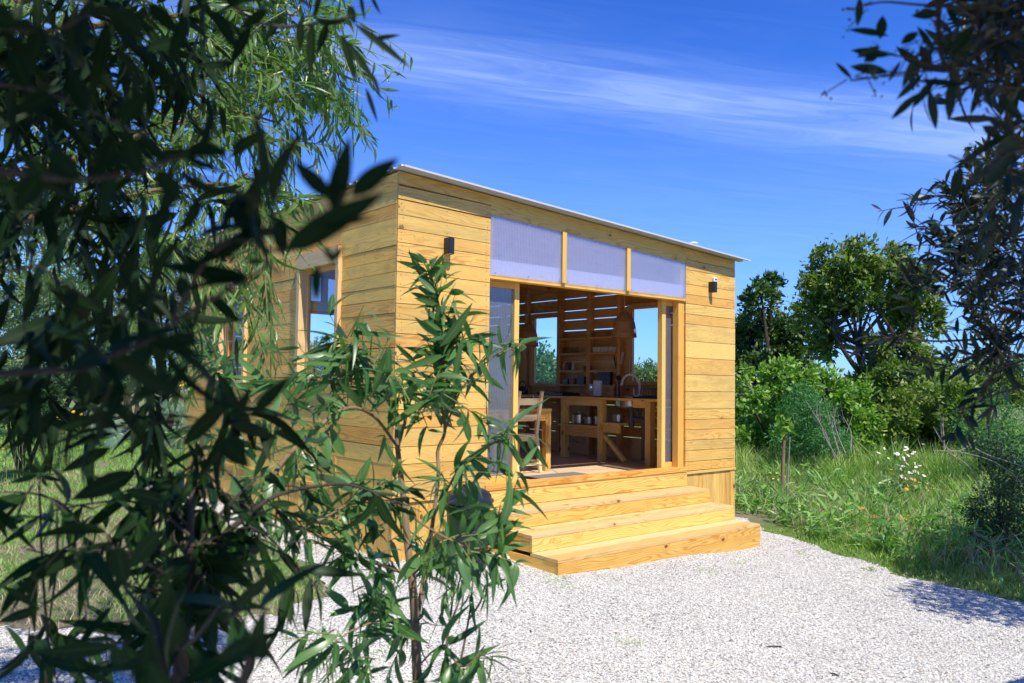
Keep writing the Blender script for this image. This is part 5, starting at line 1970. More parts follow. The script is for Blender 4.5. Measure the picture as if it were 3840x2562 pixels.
def pad(c, d, nrm, l, w, depth=0):
    c, d, nrm = np.array(c, float), unit(np.array(d, float)), unit(np.array(nrm, float))
    s = unit(np.cross(d, nrm))
    nrm = np.cross(s, d)
    ctr = c + d * l * .5
    rows, cols = 6, 12
    prev = None
    for i in range(rows + 1):
        a = math.pi * i / rows
        ring = [ctr - d * math.cos(a) * l * .5 + (s * math.cos(q) * w * .5 + nrm * math.sin(q) * w * .11) * math.sin(a) ** .8 for q in np.linspace(0, 2 * math.pi, cols + 1)[:-1]]
        if prev:
            for k in range(cols):
                mb.face([prev[k], prev[(k + 1) % cols], ring[(k + 1) % cols], ring[k]], [(0, 0)] * 4, .5, 0, True)
        prev = ring
    if depth < 3:
        for k in range(random.choice((1, 2, 2))):
            a = random.uniform(-1.0, 1.0)
            dd = d * math.cos(a) + s * math.sin(a) + np.array((0, 0, .3))
            pad(ctr + d * l * .38 * math.cos(a) + s * w * .38 * math.sin(a), dd, nrm + rand_unit(1)[0] * .7, l * .88, w * .9, depth + 1)


for k in range(10):
    pad(cb + np.array((random.uniform(-1.1, 1.1), random.uniform(-.8, .8), 0)), (random.uniform(-.4, .4), random.uniform(-.3, .3), 1), rand_unit(1)[0] * (1, 1, .2), .42, .27)
part(mb, 'pads', M['cactus'], t)

# sapling tied to a stick, right of the cabin
sb = base_under(2930 / K, 12.2)
dS = 12.2
t = thing('sapling', 'thin young tree with a few wilted leaves standing in the grass', 'sapling', tuple(sb))
mb = MB()
mb.tube(curve_pts([sb, at(2938, 1690, dS), at(2944, 1620, dS), at(2946, 1575, dS)], 4), list(np.linspace(.030, .014, 13)), 8)
part(mb, 'stem', M['bark'], t)
mb = MB()
mb.tube([sb + np.array((.12, .0, 0)), at(2962, 1640, dS)], [.014, .010], 7)
part(mb, 'stake', M['twig_grey'], t)
L = Leaves()
n = 46
P = np.array([at(2946 + RNG.normal(0, 16), 1588 + RNG.normal(0, 16), dS + RNG.normal(0, .08)) for _ in range(n)])
L.add(P, unit(rand_unit(n) * .7 + np.array((0, 0, -.8))), rand_unit(n), RNG.uniform(.10, .17, n), .06, .5, RNG.uniform(size=n))
hang(L.build('leaves', M['lemon'], None, nseg=3, rib=False), t)


# flowering clumps
def flower_clump(name, label, px, py, n, sx, sy, zmat, core, r_, base, stem_h=.5, depth=None, foliage='scrub'):
    g = gpt(*base)
    d0 = float((g - CAM) @ _f) - .35 if depth is None else depth
    t = thing(name, label, 'flowers', tuple(g))
    L = Leaves()
    heads = [at(px + RNG.normal(0, sx), py + RNG.normal(0, sy), d0 + RNG.normal(0, .25)) for _ in range(n)]
    mb = MB()
    for h in heads:
        foot = np.array((h[0] + RNG.normal(0, .08), h[1] + RNG.normal(0, .08), float(G(h[0], h[1]))))
        mb.tube([foot, (foot + h) / 2 + rand_unit(1)[0] * .02, h], [.004, .0035, .003], 4)
        m = 9
        tt = RNG.uniform(.1, .9, m)[:, None]
        L.add(foot + (h - foot) * tt, unit(rand_unit(m) + np.array((0, 0, .5))), rand_unit(m), RNG.uniform(.05, .12, m), .012, .3, RNG.uniform(size=m))
    tag(part(mb, 'stems', M['twig'], t), kind='stuff')
    hang(L.build('foliage', M[foliage], None, nseg=2, rib=False), t)
    first = None
    for h in heads:
        if first is None:
            f = MB()
            for k in range(11):
                a = 2 * math.pi * k / 11
                c, s = math.cos(a), math.sin(a)
                f.face([(0, 0, 0), (r_ * .6 * c + r_ * .2 * s, r_ * .6 * s - r_ * .2 * c, .004), (r_ * c, r_ * s, .0), (r_ * .6 * c - r_ * .2 * s, r_ * .6 * s + r_ * .2 * c, .004)], [(0, 0)] * 4, .5, 0)
            f.lathe([(r_ * .34, .004), (r_ * .25, r_ * .22), (0, r_ * .3)], (0, 0, 0), 8, .5, 1)
            first = f.build('flower', [M[zmat], M[core]])
            o = first
        else:
            o = first.copy()
            COL.objects.link(o)
        hang(o, t)
        o.location = tuple(h)
        nrm = Vector(unit(np.array((0, -.5, .6)) + rand_unit(1)[0] * .5))
        o.rotation_euler = nrm.to_track_quat('Z', 'Y').to_euler()
        s = random.uniform(.75, 1.25)
        o.scale = (s, s, s)
    return t


flower_clump('daisy_bush', 'tall clump of white and yellow daisies in the meadow', 3385, 1780, 85, 48, 50, 'petal_white', 'petal_yellow', .031, (3390, 1880), depth=12.6)
flower_clump('daisy_bush', 'few yellow centred daisies low beside the tall daisy clump', 3420, 1830, 20, 40, 35, 'petal_yellow', 'petal_orange', .032, (3400, 1890), depth=12.5)
flower_clump('marigold_clump', 'patch of orange flowers in the grass nearest the steps', 3190, 1915, 13, 24, 12, 'petal_orange', 'petal_orange', .030, (3190, 1950))
flower_clump('marigold_clump', 'sparse orange flowers in the grass below the daisies', 3360, 1942, 9, 60, 14, 'petal_orange', 'petal_orange', .028, (3360, 1975))
flower_clump('marigold_clump', 'few orange flowers in front of the sapling', 3140, 1850, 6, 40, 8, 'petal_orange', 'petal_orange', .026, (3140, 1880))
flower_clump('mustard_clump', 'small clump of lime yellow flowers at the foot of the sapling', 2920, 1800, 22, 22, 16, 'petal_lime', 'petal_lime', .016, (2925, 1850))
flower_clump('yellow_flowers', 'band of yellow flowers on the lawn behind the boughs', 245, 1562, 46, 26, 9, 'petal_yellow', 'petal_yellow', .045, (245, 1600), depth=14.5)
flower_clump('yellow_flowers', 'few yellow flowers near the far corner of the cabin', 690, 1440, 10, 12, 6, 'petal_yellow', 'petal_yellow', .05, (690, 1480), depth=17)
flower_clump('yellow_flowers', 'scattered yellow flowers at the left end of the lawn', 50, 1650, 9, 40, 25, 'petal_yellow', 'petal_yellow', .03, (60, 1680), depth=12)

# dead stalks in the meadow
t = thing('dead_stalks', 'bare dry forked stalks standing in the grass before the citrus bush', 'dead plant', tuple(gpt(3100, 1700)))
mb = MB()
for (x0, y0, x1, y1) in ((3130, 1720, 3020, 1500), (3140, 1720, 3060, 1540), (3170, 1700, 3125, 1530), (3190, 1690, 3160, 1560), (3150, 1710, 3090, 1490), (3540, 1680, 3535, 1590), (3560, 1690, 3500, 1600)):
    s, e = at(x0, y0, 13), at(x1, y1, 13.2)
    mb = MB()
    mb.tube(curve_pts([s, (s + e) / 2 + rand_unit(1)[0] * .08, e], 3), [.012, .011, .010, .009, .007, .006, .004], 5)
    for k in range(3):
        m = s + (e - s) * RNG.uniform(.4, .9)
        mb.tube([m, m + np.array((RNG.uniform(-.25, .25), .0, RNG.uniform(.1, .35)))], [.006, .003], 4)
    part(mb, 'stalk', M['twig_grey'], t)

# shaded shrub at the right edge
b = blob_px([(2295, 1040, 60, 45), (2330, 1110, 60, 60), (2280, 1160, 65, 60), (2330, 1220, 60, 60), (2270, 1260, 60, 50), (2340, 1310, 50, 40)], 9.2, .4)
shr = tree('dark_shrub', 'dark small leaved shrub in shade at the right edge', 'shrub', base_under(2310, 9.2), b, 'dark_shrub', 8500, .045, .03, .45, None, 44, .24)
mb = MB()
for pl in (((3553, 1686), (3706, 1723), (3804, 1784), (3838, 1830)), ((3640, 1990), (3720, 2030), (3838, 2000)), ((3560, 1700), (3640, 1760), (3700, 1900)), ((3600, 1640), (3690, 1700), (3838, 1750)),
           ((3590, 2060), (3700, 2050), (3838, 2075)), ((3500, 1690), (3600, 1690), (3660, 1650))):
    mb = MB()
    mb.tube(curve_pts([at(x, y, 8.7) for x, y in pl], 4), .0055, 6)
    part(mb, 'dead_branch', M['twig_grey'], shr)


# ---------------------------------------------------------------- near trees: sprays of long leaves on twigs
def sprays(L, mb, P, D, length, k, leafL, leafW, droop=.35, leafdroop=.35, tone=(.1, .9), bend=(.1, .9), twig_r=.0028, spread=.85, pods=None, face_cam=0.0, npods=0):
    n = len(P)
    Ls = length * RNG.uniform(.65, 1.3, n)
    g = np.array((0, 0, -1.0))
    for i in range(n):
        pts = [P[i] + D[i] * Ls[i] * t + g * (.5 * droop * Ls[i] * t * t) for t in (0, .35, .7, 1.0)]
        if mb is not None:
            mb.tube(pts, [twig_r * 1.3, twig_r, twig_r * .8, twig_r * .5], 4, caps=False)
        kk = max(3, int(k * RNG.uniform(.7, 1.3)))
        t = np.sort(RNG.uniform(.02, 1.0, kk))[:, None]
        pos = P[i] + D[i] * Ls[i] * t + g * (.5 * droop * Ls[i] * t * t)
        tan = unit(D[i] + g * droop * t)
        side = unit(np.cross(tan, rand_unit(kk)))
        dd = unit(tan * .62 + side * spread + g * leafdroop)
        uu = unit(rand_unit(kk) + np.array((0, 0, .9)) - _f * face_cam)
        ll = leafL * RNG.uniform(.55, 1.25, kk) * (1 - .35 * t[:, 0] ** 3)
        L.add(pos, dd, uu, ll, leafW * RNG.uniform(.7, 1.25, kk) * (ll / leafL) ** .5, RNG.uniform(*bend, kk), RNG.uniform(*tone, kk))
        if pods is not None and npods and RNG.uniform() < .5:
            m = int(npods * RNG.uniform(.5, 1.4)) + 1
            tt = RNG.uniform(.2, .9, m)[:, None]
            pp = P[i] + D[i] * Ls[i] * tt + g * (.5 * droop * Ls[i] * tt * tt)
            pods.add(pp, unit(g + rand_unit(m) * .22), unit(rand_unit(m)), RNG.uniform(.06, .12, m), .0055, RNG.uniform(-.2, .3, m), RNG.uniform(size=m))


def region(poly, n, d0, d1):
    poly = np.array(poly, float)
    lo, hi = poly.min(0), poly.max(0)
    out = []
    while len(out) < n:
        x, y = RNG.uniform(lo[0], hi[0]), RNG.uniform(lo[1], hi[1])
        if in_poly(np.array([x]), np.array([y]), poly)[0]:
            out.append(at(x, y, RNG.uniform(d0, d1)))
    return np.array(out)


def hero(L, bx, by, tx, ty, w, d, dt=None, tone=.4, bend=.07, tilt=.25):
    dt = d if dt is None else dt
    a, b = at(bx, by, d), at(tx, ty, dt)
    dd = b - a
    U = unit(-_f + rand_unit(1)[0] * tilt)
    L.add(a, unit(dd), U, float(np.linalg.norm(dd)), w * d / FPX, bend * random.choice((-1, 1)) * random.uniform(.4, 1), tone)


def branch(mb, pts, r0, r1, k=5, n=8):
    """pts: (px, py, depth); radii in photo pixels"""
    P = [at(*p) for p in pts]
    pp = curve_pts(P, k)
    dm = np.mean([p[2] for p in pts])
    mb.tube(pp, list(np.linspace(r0 * dm / FPX, r1 * dm / FPX, len(pp))), n)
    return pp


def along(pp, n, jitter=.0):
    pp = np.array(pp)
    t = RNG.uniform(0, len(pp) - 1.001, n)
    i = t.astype(int)
    f = (t - i)[:, None]
    p = pp[i] * (1 - f) + pp[i + 1] * f
    return p + RNG.normal(0, jitter, (n, 3)), unit(pp[i + 1] - pp[i])


def shade_crown(L, n, x0, x1, y0, y1, z0, z1, size, w):
    P = np.stack([RNG.uniform(x0, x1, n), RNG.uniform(y0, y1, n), RNG.uniform(z0, z1, n)], 1)
    cl = smooth_noise(P[:, 0] * 1.3 + P[:, 2], P[:, 1] * 1.3, .8, 77)
    P = P[cl > -.75]
    m = len(P)
    L.add(P, unit(rand_unit(m) + np.array((0, 0, -.5))), unit(rand_unit(m) * .7 + np.array((0, -.4, .7))), size * RNG.uniform(.7, 1.3, m), w, .3, RNG.uniform(size=m))


UPV = np.array((0, 0, 1.0))

# ---- 1. tall acacia at the left, three to four metres off, its canopy in the sun
ac1 = thing('acacia_tree', 'tall acacia with sunlit hanging foliage across the upper left', 'tree', (-4.7, -3.1, float(G(-4.7, -3.1))))
mb = MB()
bz = float(G(-4.7, -3.1))
tr = curve_pts([(-4.7, -3.1, bz - .05), (-4.6, -3.2, bz + 1.3), (-4.2, -3.1, bz + 2.6), (-3.6, -3.0, bz + 3.6)], 5)
mb.tube(tr, list(np.linspace(.12, .05, len(tr))), 10)
boughs = []
for pts in ([(-300, 500, 3.0), (300, 420, 3.2), (700, 300, 3.4), (1000, 230, 3.5), (1220, 260, 3.6)],
            [(-300, 300, 3.0), (250, 120, 3.2), (650, 60, 3.4), (950, 40, 3.6), (1130, 60, 3.7)],
            [(-300, 700, 2.8), (200, 620, 3.0), (600, 480, 3.2), (860, 420, 3.3), (1040, 460, 3.4)],
            [(-200, 900, 2.8), (200, 800, 3.0), (550, 720, 3.1), (820, 690, 3.2), (980, 720, 3.2)],
            [(-200, 100, 2.8), (300, -60, 3.0), (750, -120, 3.3), (1100, -60, 3.5)],
            [(100, 760, 3.3), (400, 860, 3.4), (650, 900, 3.4), (850, 980, 3.5)]):
    boughs.append(branch(mb, pts, 16, 4))
    mb.tube([tr[-4], np.array(boughs[-1][0])], [.05, .018], 7)
tk, mb = mb, MB()
L, Pd = Leaves(), Leaves()
for bi, pp in enumerate(boughs):
    n = (46, 46, 42, 36, 36, 30)[bi]
    P, T = along(pp, n, .06)
    D = unit(T * .5 + rand_unit(n) * .8 + np.array((0, 0, -.15)))
    sprays(L, mb, P, D, .38, 17, .112, .0155, .7, .45, pods=Pd, npods=4, twig_r=.0019)
reg = [(560, 0), (1220, 0), (1260, 260), (1180, 300), (1080, 320), (940, 400), (840, 480), (740, 380)]
P = region(reg, 66, 3.1, 4.2)
sprays(L, mb, P, unit(rand_unit(66) * .8 + _r * .5 + np.array((0, 0, -.1))), .34, 18, .105, .0155, .6, .4, tone=(.3, 1), pods=Pd, npods=4, twig_r=.0019)
reg = [(0, 0), (900, 0), (930, 560), (1000, 700), (880, 800), (600, 900), (0, 930)]
P = region(reg, 56, 3.0, 4.6)
sprays(L, mb, P, unit(rand_unit(56) * .8 + np.array((0, 0, -.2))), .36, 17, .11, .0155, .7, .45, tone=(.0, .6), pods=Pd, npods=3, twig_r=.0019)
reg = [(450, 850), (1050, 650), (1080, 800), (1000, 1000), (900, 1200), (700, 1230), (500, 1100)]
P = region(reg, 22, 2.4, 3.2)
sprays(L, mb, P, unit(rand_unit(22) * .6 + np.array((0, 0, -.7))), .34, 13, .095, .014, .5, .5, tone=(.1, .8), pods=Pd, npods=5)
shade_crown(L, 9000, -6.0, -3.55, -5.6, -4.75, 3.7, 4.9, .16, .034)
# pod clusters hanging against the sky
for (cx, cy, n, sx, sy) in ((1085, 470, 14, 22, 40), (1290, 350, 26, 30, 40), (1100, 560, 8, 16, 30), (1350, 380, 5, 12, 20), (920, 330, 10, 30, 30)):
    P = np.array([at(cx + RNG.normal(0, sx), cy + RNG.normal(0, sy), 3.5 + RNG.normal(0, .08)) for _ in range(n)])
    Pd.add(P, unit(np.array((0, 0, -1.0)) + rand_unit(n) * .16), rand_unit(n), RNG.uniform(.10, .20, n), .0085, RNG.uniform(-.15, .2, n), RNG.uniform(size=n))
for (x0, y0, x1, y1) in ((1050, 365, 1175, 400), (1085, 395, 1120, 480), (1310, 290, 1330, 330), (1000, 690, 1130, 755)):
    mb.tube([at(x0, y0, 3.5), at(x1, y1, 3.5)], .003, 5)
P, T = along([at(930, 720, 3.0), at(1030, 735, 3.0), at(1140, 765, 3.0)], 9, .01)
sprays(L, mb, P, unit(T + rand_unit(9) * .6), .10, 6, .10, .018, .5, .3)
part(tk, 'trunk', M['bark'], ac1)
tag(part(mb, 'twigs', M['twig'], ac1), kind='stuff')
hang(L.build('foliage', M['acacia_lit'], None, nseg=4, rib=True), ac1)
tag(hang(Pd.build('seed_pods', M['pod'], None, nseg=3, rib=False, shape=1.0), ac1), kind='stuff')

# ---- 2. acacia standing over the photographer: dark boughs hanging close to the lens
ac2 = thing('acacia_tree', 'shaded acacia whose dark blurred boughs hang closest at the left', 'tree', (-5.3, -7.3, float(G(-5.3, -7.3))))
mb = MB()
bz = float(G(-5.3, -7.3))
tr2 = curve_pts([(-5.3, -7.3, bz - .05), (-5.3, -7.2, bz + 1.4), (-5.0, -7.0, bz + 2.4), (-4.4, -6.8, bz + 3.2)], 5)
mb.tube(tr2, list(np.linspace(.13, .06, len(tr2))), 10)
L = Leaves()
shade_crown(L, 15000, -6.6, -3.6, -7.6, -6.45, 2.35, 3.6, .17, .036)
br = []
for pts, r0, r1 in (([(-500, 620, .55), (0, 640, .55), (250, 672, .55), (490, 652, .56), (640, 600, .56), (800, 520, .58)], 15, 7),
                    ([(-500, 1420, .6), (100, 1395, .6), (310, 1380, .6), (408, 1341, .6), (551, 1280, .6), (640, 1215, .6), (800, 1120, .6), (1000, 1000, .58)], 16, 7),
                    ([(640, 1215, .6), (760, 1000, .58), (880, 900, .55), (1065, 940, .5), (1245, 800, .47), (1290, 720, .46)], 8, 4),
                    ([(700, -200, .9), (900, 40, .95), (1050, 100, 1.0), (1230, 80, 1.0), (1330, 60, 1.0)], 9, 4),
                    ([(-300, 300, .7), (100, 330, .7), (350, 420, .7), (560, 520, .7)], 9, 4),
                    ([(-300, 1050, .8), (60, 1010, .8), (150, 1000, .8), (230, 1060, .8), (420, 1165, .8), (620, 1220, .8)], 6, 3),
                    ([(-200, 80, .6), (160, 120, .6), (330, 60, .6), (520, 20, .6)], 9, 5)):
    br.append(branch(mb, pts, r0, r1))
    if pts[0][0] > 0 and pts[0][1] > 0:
        continue
    mb.tube(curve_pts([tr2[-3], (tr2[-3] + np.array(br[-1][0])) / 2 + np.array((0, 0, .1)), br[-1][0]], 3), [.04, .03, .02, .014, .010, .008, .006], 6)
HER = [  # base x y, tip x y, width, depth
    (1250, 800, 1318, 515, 88, .47), (1245, 745, 1094, 598, 66, .46), (1318, 735, 1492, 585, 82, .46), (1065, 942, 1437, 712, 100, .46), (1200, 855, 1417, 808, 28, .46),
    (1055, 815, 1048, 960, 66, .55), (1250, 980, 1213, 922, 26, .5), (1250, 975, 1292, 918, 28, .5), (1248, 960, 1246, 990, 24, .5), (1190, 998, 1184, 1132, 46, .5),
    (217, 1069, 392, 1172, 44, .95), (89, 1208, 160, 1050, 42, .9), (598, 1520, 712, 1345, 38, .8), (536, 1262, 755, 1336, 46, .7), (632, 1264, 752, 1284, 50, .7),
    (951, 1548, 1088, 1408, 52, .62), (878, 1580, 952, 1452, 50, .62), (823, 1640, 938, 1752, 84, .55), (689, 1668, 884, 1470, 62, .9), (447, 1545, 205, 1608, 42, 1.0),
    (415, 1679, 226, 1768, 48, 1.0), (512, 1772, 258, 1875, 78, .9), (176, 1060, 250, 1142, 26, .95), (504, 1040, 498, 1222, 60, .6), (677, 1035, 703, 1144, 60, .7),
    (640, 1400, 500, 1500, 60, .7), (330, 1390, 300, 1500, 70, .6), (560, 1290, 420, 1450, 60, .7), (790, 1110, 905, 1210, 46, .7), (820, 1060, 720, 960, 50, .6),
    (640, 760, 560, 900, 70, .5), (520, 660, 470, 480, 80, .5), (420, 670, 380, 820, 80, .5), (300, 670, 170, 560, 90, .5), (150, 650, 60, 800, 90, .5),
    (590, 640, 690, 760, 74, .5), (620, 600, 520, 500, 60, .5), (700, 560, 860, 560, 60, .55), (330, 420, 250, 250, 80, .6), (450, 470, 560, 330, 70, .6), (560, 520, 400, 640, 70, .6),
    (200, 360, 60, 420, 80, .6), (100, 330, 40, 180, 80, .6), (160, 110, 110, 260, 90, .55), (330, 60, 300, 210, 80, .55), (430, 40, 560, 150, 80, .55), (60, 100, -60, 30, 90, .5),
    (560, 20, 680, 130, 60, .7), (700, 60, 640, 240, 60, .8), (800, 40, 900, 190, 50, .8), (700, 150, 520, 190, 50, .9),
    (1060, 60, 985, 160, 34, 1.0), (1130, 70, 1120, 190, 34, 1.0), (1170, 80, 1160, 300, 36, 1.05), (1230, 85, 1190, 210, 34, 1.0), (1280, 130, 1340, 310, 34, 1.0), (1330, 90, 1545, 250, 30, 1.0),
    (1290, 145, 1420, 322, 30, 1.05), (1400, 148, 1502, 131, 20, 1.1), (1400, 280, 1430, 375, 14, 1.1), (1372, 330, 1418, 460, 18, 1.1), (1350, -30, 1368, 76, 16, 1.1), (1390, -20, 1424, 55, 14, 1.1),
    (1310, 20, 1330, 95, 34, 1.0), (880, 240, 720, 250, 34, .9), (940, 100, 860, 250, 44, .9), (1000, 40, 900, 110, 40, .9),
    (870, 560, 1002, 495, 38, .9), (860, 590, 990, 508, 26, .9), (880, 30, 860, -60, 50, .8)]
for h in HER:
    hero(L, *h, tone=random.uniform(.1, .6))
for pp, n in zip(br, (6, 8, 5, 5, 5, 7, 5)):
    P, T = along(pp, n, .012)
    sprays(L, None, P, unit(T * .5 + rand_unit(n) * .8), .04, 3, .058, .012, .4, .35, tone=(0, .5))
P = region([(0, 0), (820, 0), (760, 200), (520, 330), (420, 600), (820, 760), (620, 960), (0, 960)], 62, 1.5, 2.8)
sprays(L, None, P, unit(rand_unit(62) + np.array((0, 0, -.4))), .30, 11, .11, .0165, .6, .5, tone=(0, .6))
P = region([(0, 0), (520, 0), (470, 330), (330, 560), (0, 700)], 42, 1.2, 2.2)
sprays(L, None, P, unit(rand_unit(42) + np.array((0, 0, -.4))), .22, 10, .10, .0175, .6, .5, tone=(0, .4))
P = region([(250, 820), (700, 860), (740, 1160), (700, 1480), (500, 1560), (250, 1400)], 15, 1.0, 1.7)
sprays(L, None, P, unit(rand_unit(15) + np.array((0, 0, -.4))), .17, 8, .095, .0185, .5, .45, tone=(0, .4))
P = region([(420, 1420), (900, 1500), (960, 1760), (620, 1860), (380, 1700)], 9, 1.0, 1.6)
sprays(L, None, P, unit(rand_unit(9) + np.array((0, 0, -.3))), .15, 7, .095, .0185, .5, .45, tone=(0, .5))
reg = [(0, 0), (520, 0), (600, 150), (420, 420), (300, 700), (800, 850), (700, 1080), (560, 1250), (300, 1250), (0, 1000)]
P = region(reg, 9, 1.0, 1.7)
sprays(L, None, P, unit(rand_unit(9) + np.array((0, 0, -.3))), .16, 5, .095, .018, .5, .45, tone=(0, .5), twig_r=.0018)
P = region([(260, 1260), (560, 1300), (900, 1480), (940, 1700), (560, 1820), (300, 1620)], 5, 1.0, 1.5)
sprays(L, None, P, unit(rand_unit(5) + np.array((0, 0, -.3))), .15, 5, .10, .019, .5, .4, tone=(0, .5), twig_r=.0018)
part(mb, 'trunk', M['bark_dark'], ac2)  # dark bark stands for the shade on these boughs
hang(L.build('foliage', M['acacia_shade'], None, nseg=6, rib=True), ac2)

# ---- 3. young acacia at the lower left
sx, sy = at(690, 2300, 1.25)[:2]
ac3 = thing('acacia_sapling', 'young acacia with slim dark stem at the lower left', 'sapling', (float(sx), float(sy), float(G(sx, sy))))
mb = MB()
D3 = 1.25
foot = np.array((float(sx), float(sy), float(G(sx, sy)) - .04))
tp_ = [foot] + [at(x, y, d) for x, y, d in ((673, 2640, 1.22), (680, 2480, D3), (696, 2302, D3), (708, 2085, D3 + .03), (715, 1945, D3 + .06), (725, 1800, D3 + .1), (760, 1640, D3 + .15))]
pp = curve_pts(tp_, 5)
mb.tube(pp, list(np.linspace(.013, .003, len(pp))), 9)
brs = [branch(mb, q, r0, r1) for q, r0, r1 in (
    ([(708, 2085, 1.28), (800, 1960, 1.4), (900, 1850, 1.55), (960, 1800, 1.6)], 9, 4),
    ([(712, 2130, 1.27), (780, 2060, 1.35), (905, 1950, 1.5), (1045, 1856, 1.7), (1229, 1819, 1.85), (1331, 1823, 1.9), (1494, 1884, 1.95)], 11, 4),
    ([(712, 2010, 1.28), (600, 1920, 1.3), (480, 1880, 1.3), (330, 1890, 1.3), (180, 1920, 1.3)], 7, 3),
    ([(700, 2200, 1.25), (560, 2120, 1.2), (420, 2060, 1.15), (250, 2090, 1.15), (100, 2060, 1.15)], 7, 3),
    ([(147, 1790, 1.25), (150, 1900, 1.2), (160, 2150, 1.2), (180, 2450, 1.2), (160, 2640, 1.2)], 4, 6),
    ([(690, 2430, 1.0), (760, 2360, .9), (850, 2230, .85)], 8, 3),
    ([(640, 2640, .75), (610, 2480, .75), (575, 2330, .8), (480, 2220, .85), (420, 2100, .9)], 12, 6),
    ([(905, 2640, .55), (915, 2540, .55), (940, 2460, .55)], 24, 16),
    ([(900, 1960, 1.45), (1000, 2010, 1.5), (1080, 2090, 1.5), (1150, 2200, 1.5)], 5, 2))]
L, Pd = Leaves(), Leaves()
HER3 = [(651, 2300, 684, 2428, 72, 1.0), (708, 2430, 852, 2235, 26, 1.0), (945, 2480, 992, 2272, 64, .55), (962, 2400, 802, 2482, 74, .55), (960, 2470, 1000, 2380, 90, .55), (428, 2423, 155, 2452, 62, .9),
        (430, 2420, 460, 2520, 60, .8), (147, 2280, -5, 2336, 42, 1.1), (142, 2272, 4, 2192, 32, 1.1), (708, 2117, 566, 2202, 32, 1.2), (708, 2142, 585, 2250, 32, 1.2),
        (530, 2600, 562, 2375, 72, .75), (600, 2520, 566, 2365, 60, .75), (600, 2460, 642, 2375, 60, .8), (640, 2640, 560, 2480, 90, .7), (440, 2050, 470, 2200, 90, .8), (600, 1990, 480, 2130, 70, 1.0),
        (1047, 2149, 1100, 2318, 36, 1.5), (1000, 2130, 1030, 2230, 40, 1.5), (817, 2110, 972, 2215, 46, 1.3), (770, 2090, 740, 2200, 40, 1.3), (800, 2120, 770, 2230, 36, 1.3), (850, 2150, 790, 2230, 34, 1.35),
        (147, 1772, 68, 1686, 20, 1.25), (147, 1772, 128, 1706, 20, 1.25), (150, 1775, 196, 1690, 22, 1.25), (152, 1772, 200, 1745, 20, 1.25), (145, 1780, 22, 1768, 18, 1.25), (150, 1785, 240, 1806, 18, 1.25),
        (140, 1785, 30, 1810, 22, 1.2), (155, 1790, 180, 1830, 18, 1.25), (150, 1770, 90, 1740, 24, 1.2), (200, 1800, 270, 1890, 14, 1.2), (620, 1880, 470, 1840, 60, 1.1), (480, 1880, 340, 1780, 44, 1.1)]
for h in HER3:
    hero(L, *h, tone=random.uniform(.2, .7))
for q, n in zip(brs, (6, 16, 8, 7, 4, 2, 2, 0, 9)):
    if n:
        P, T = along(q, n, .01)
        sprays(L, mb, P, unit(T * .6 + rand_unit(n) * .7), .07, 4, .098, .0185, .5, .45, tone=(.1, .8), twig_r=.0016, pods=Pd, npods=3)
P = region([(0, 1850), (350, 1780), (760, 1750), (980, 1830), (900, 2010), (720, 2100), (500, 2150), (420, 2300), (0, 2330)], 11, 1.25, 2.1)
sprays(L, mb, P, unit(rand_unit(11) + np.array((0, 0, -.2))), .14, 6, .10, .0185, .5, .45, tone=(.1, .8), twig_r=.0018, pods=Pd, npods=3)
P = region([(100, 2330), (560, 2300), (640, 2562), (100, 2562)], 6, 1.0, 1.5)
sprays(L, mb, P, unit(rand_unit(6) + np.array((0, 0, -.2))), .12, 5, .10, .018, .5, .45, tone=(.1, .7), twig_r=.0018)
P, T = along(pp[10:], 24, .01)
sprays(L, mb, P, unit(T * .4 + rand_unit(24) * .8), .10, 4, .105, .0185, .5, .45, twig_r=.0018)
part(mb, 'stem', M['bark_dark'], ac3)
hang(L.build('foliage', M['acacia_half_shade'], None, nseg=6, rib=True), ac3)
tag(hang(Pd.build('seed_pods', M['pod'], None, nseg=3, rib=False, shape=1.0), ac3), kind='stuff')

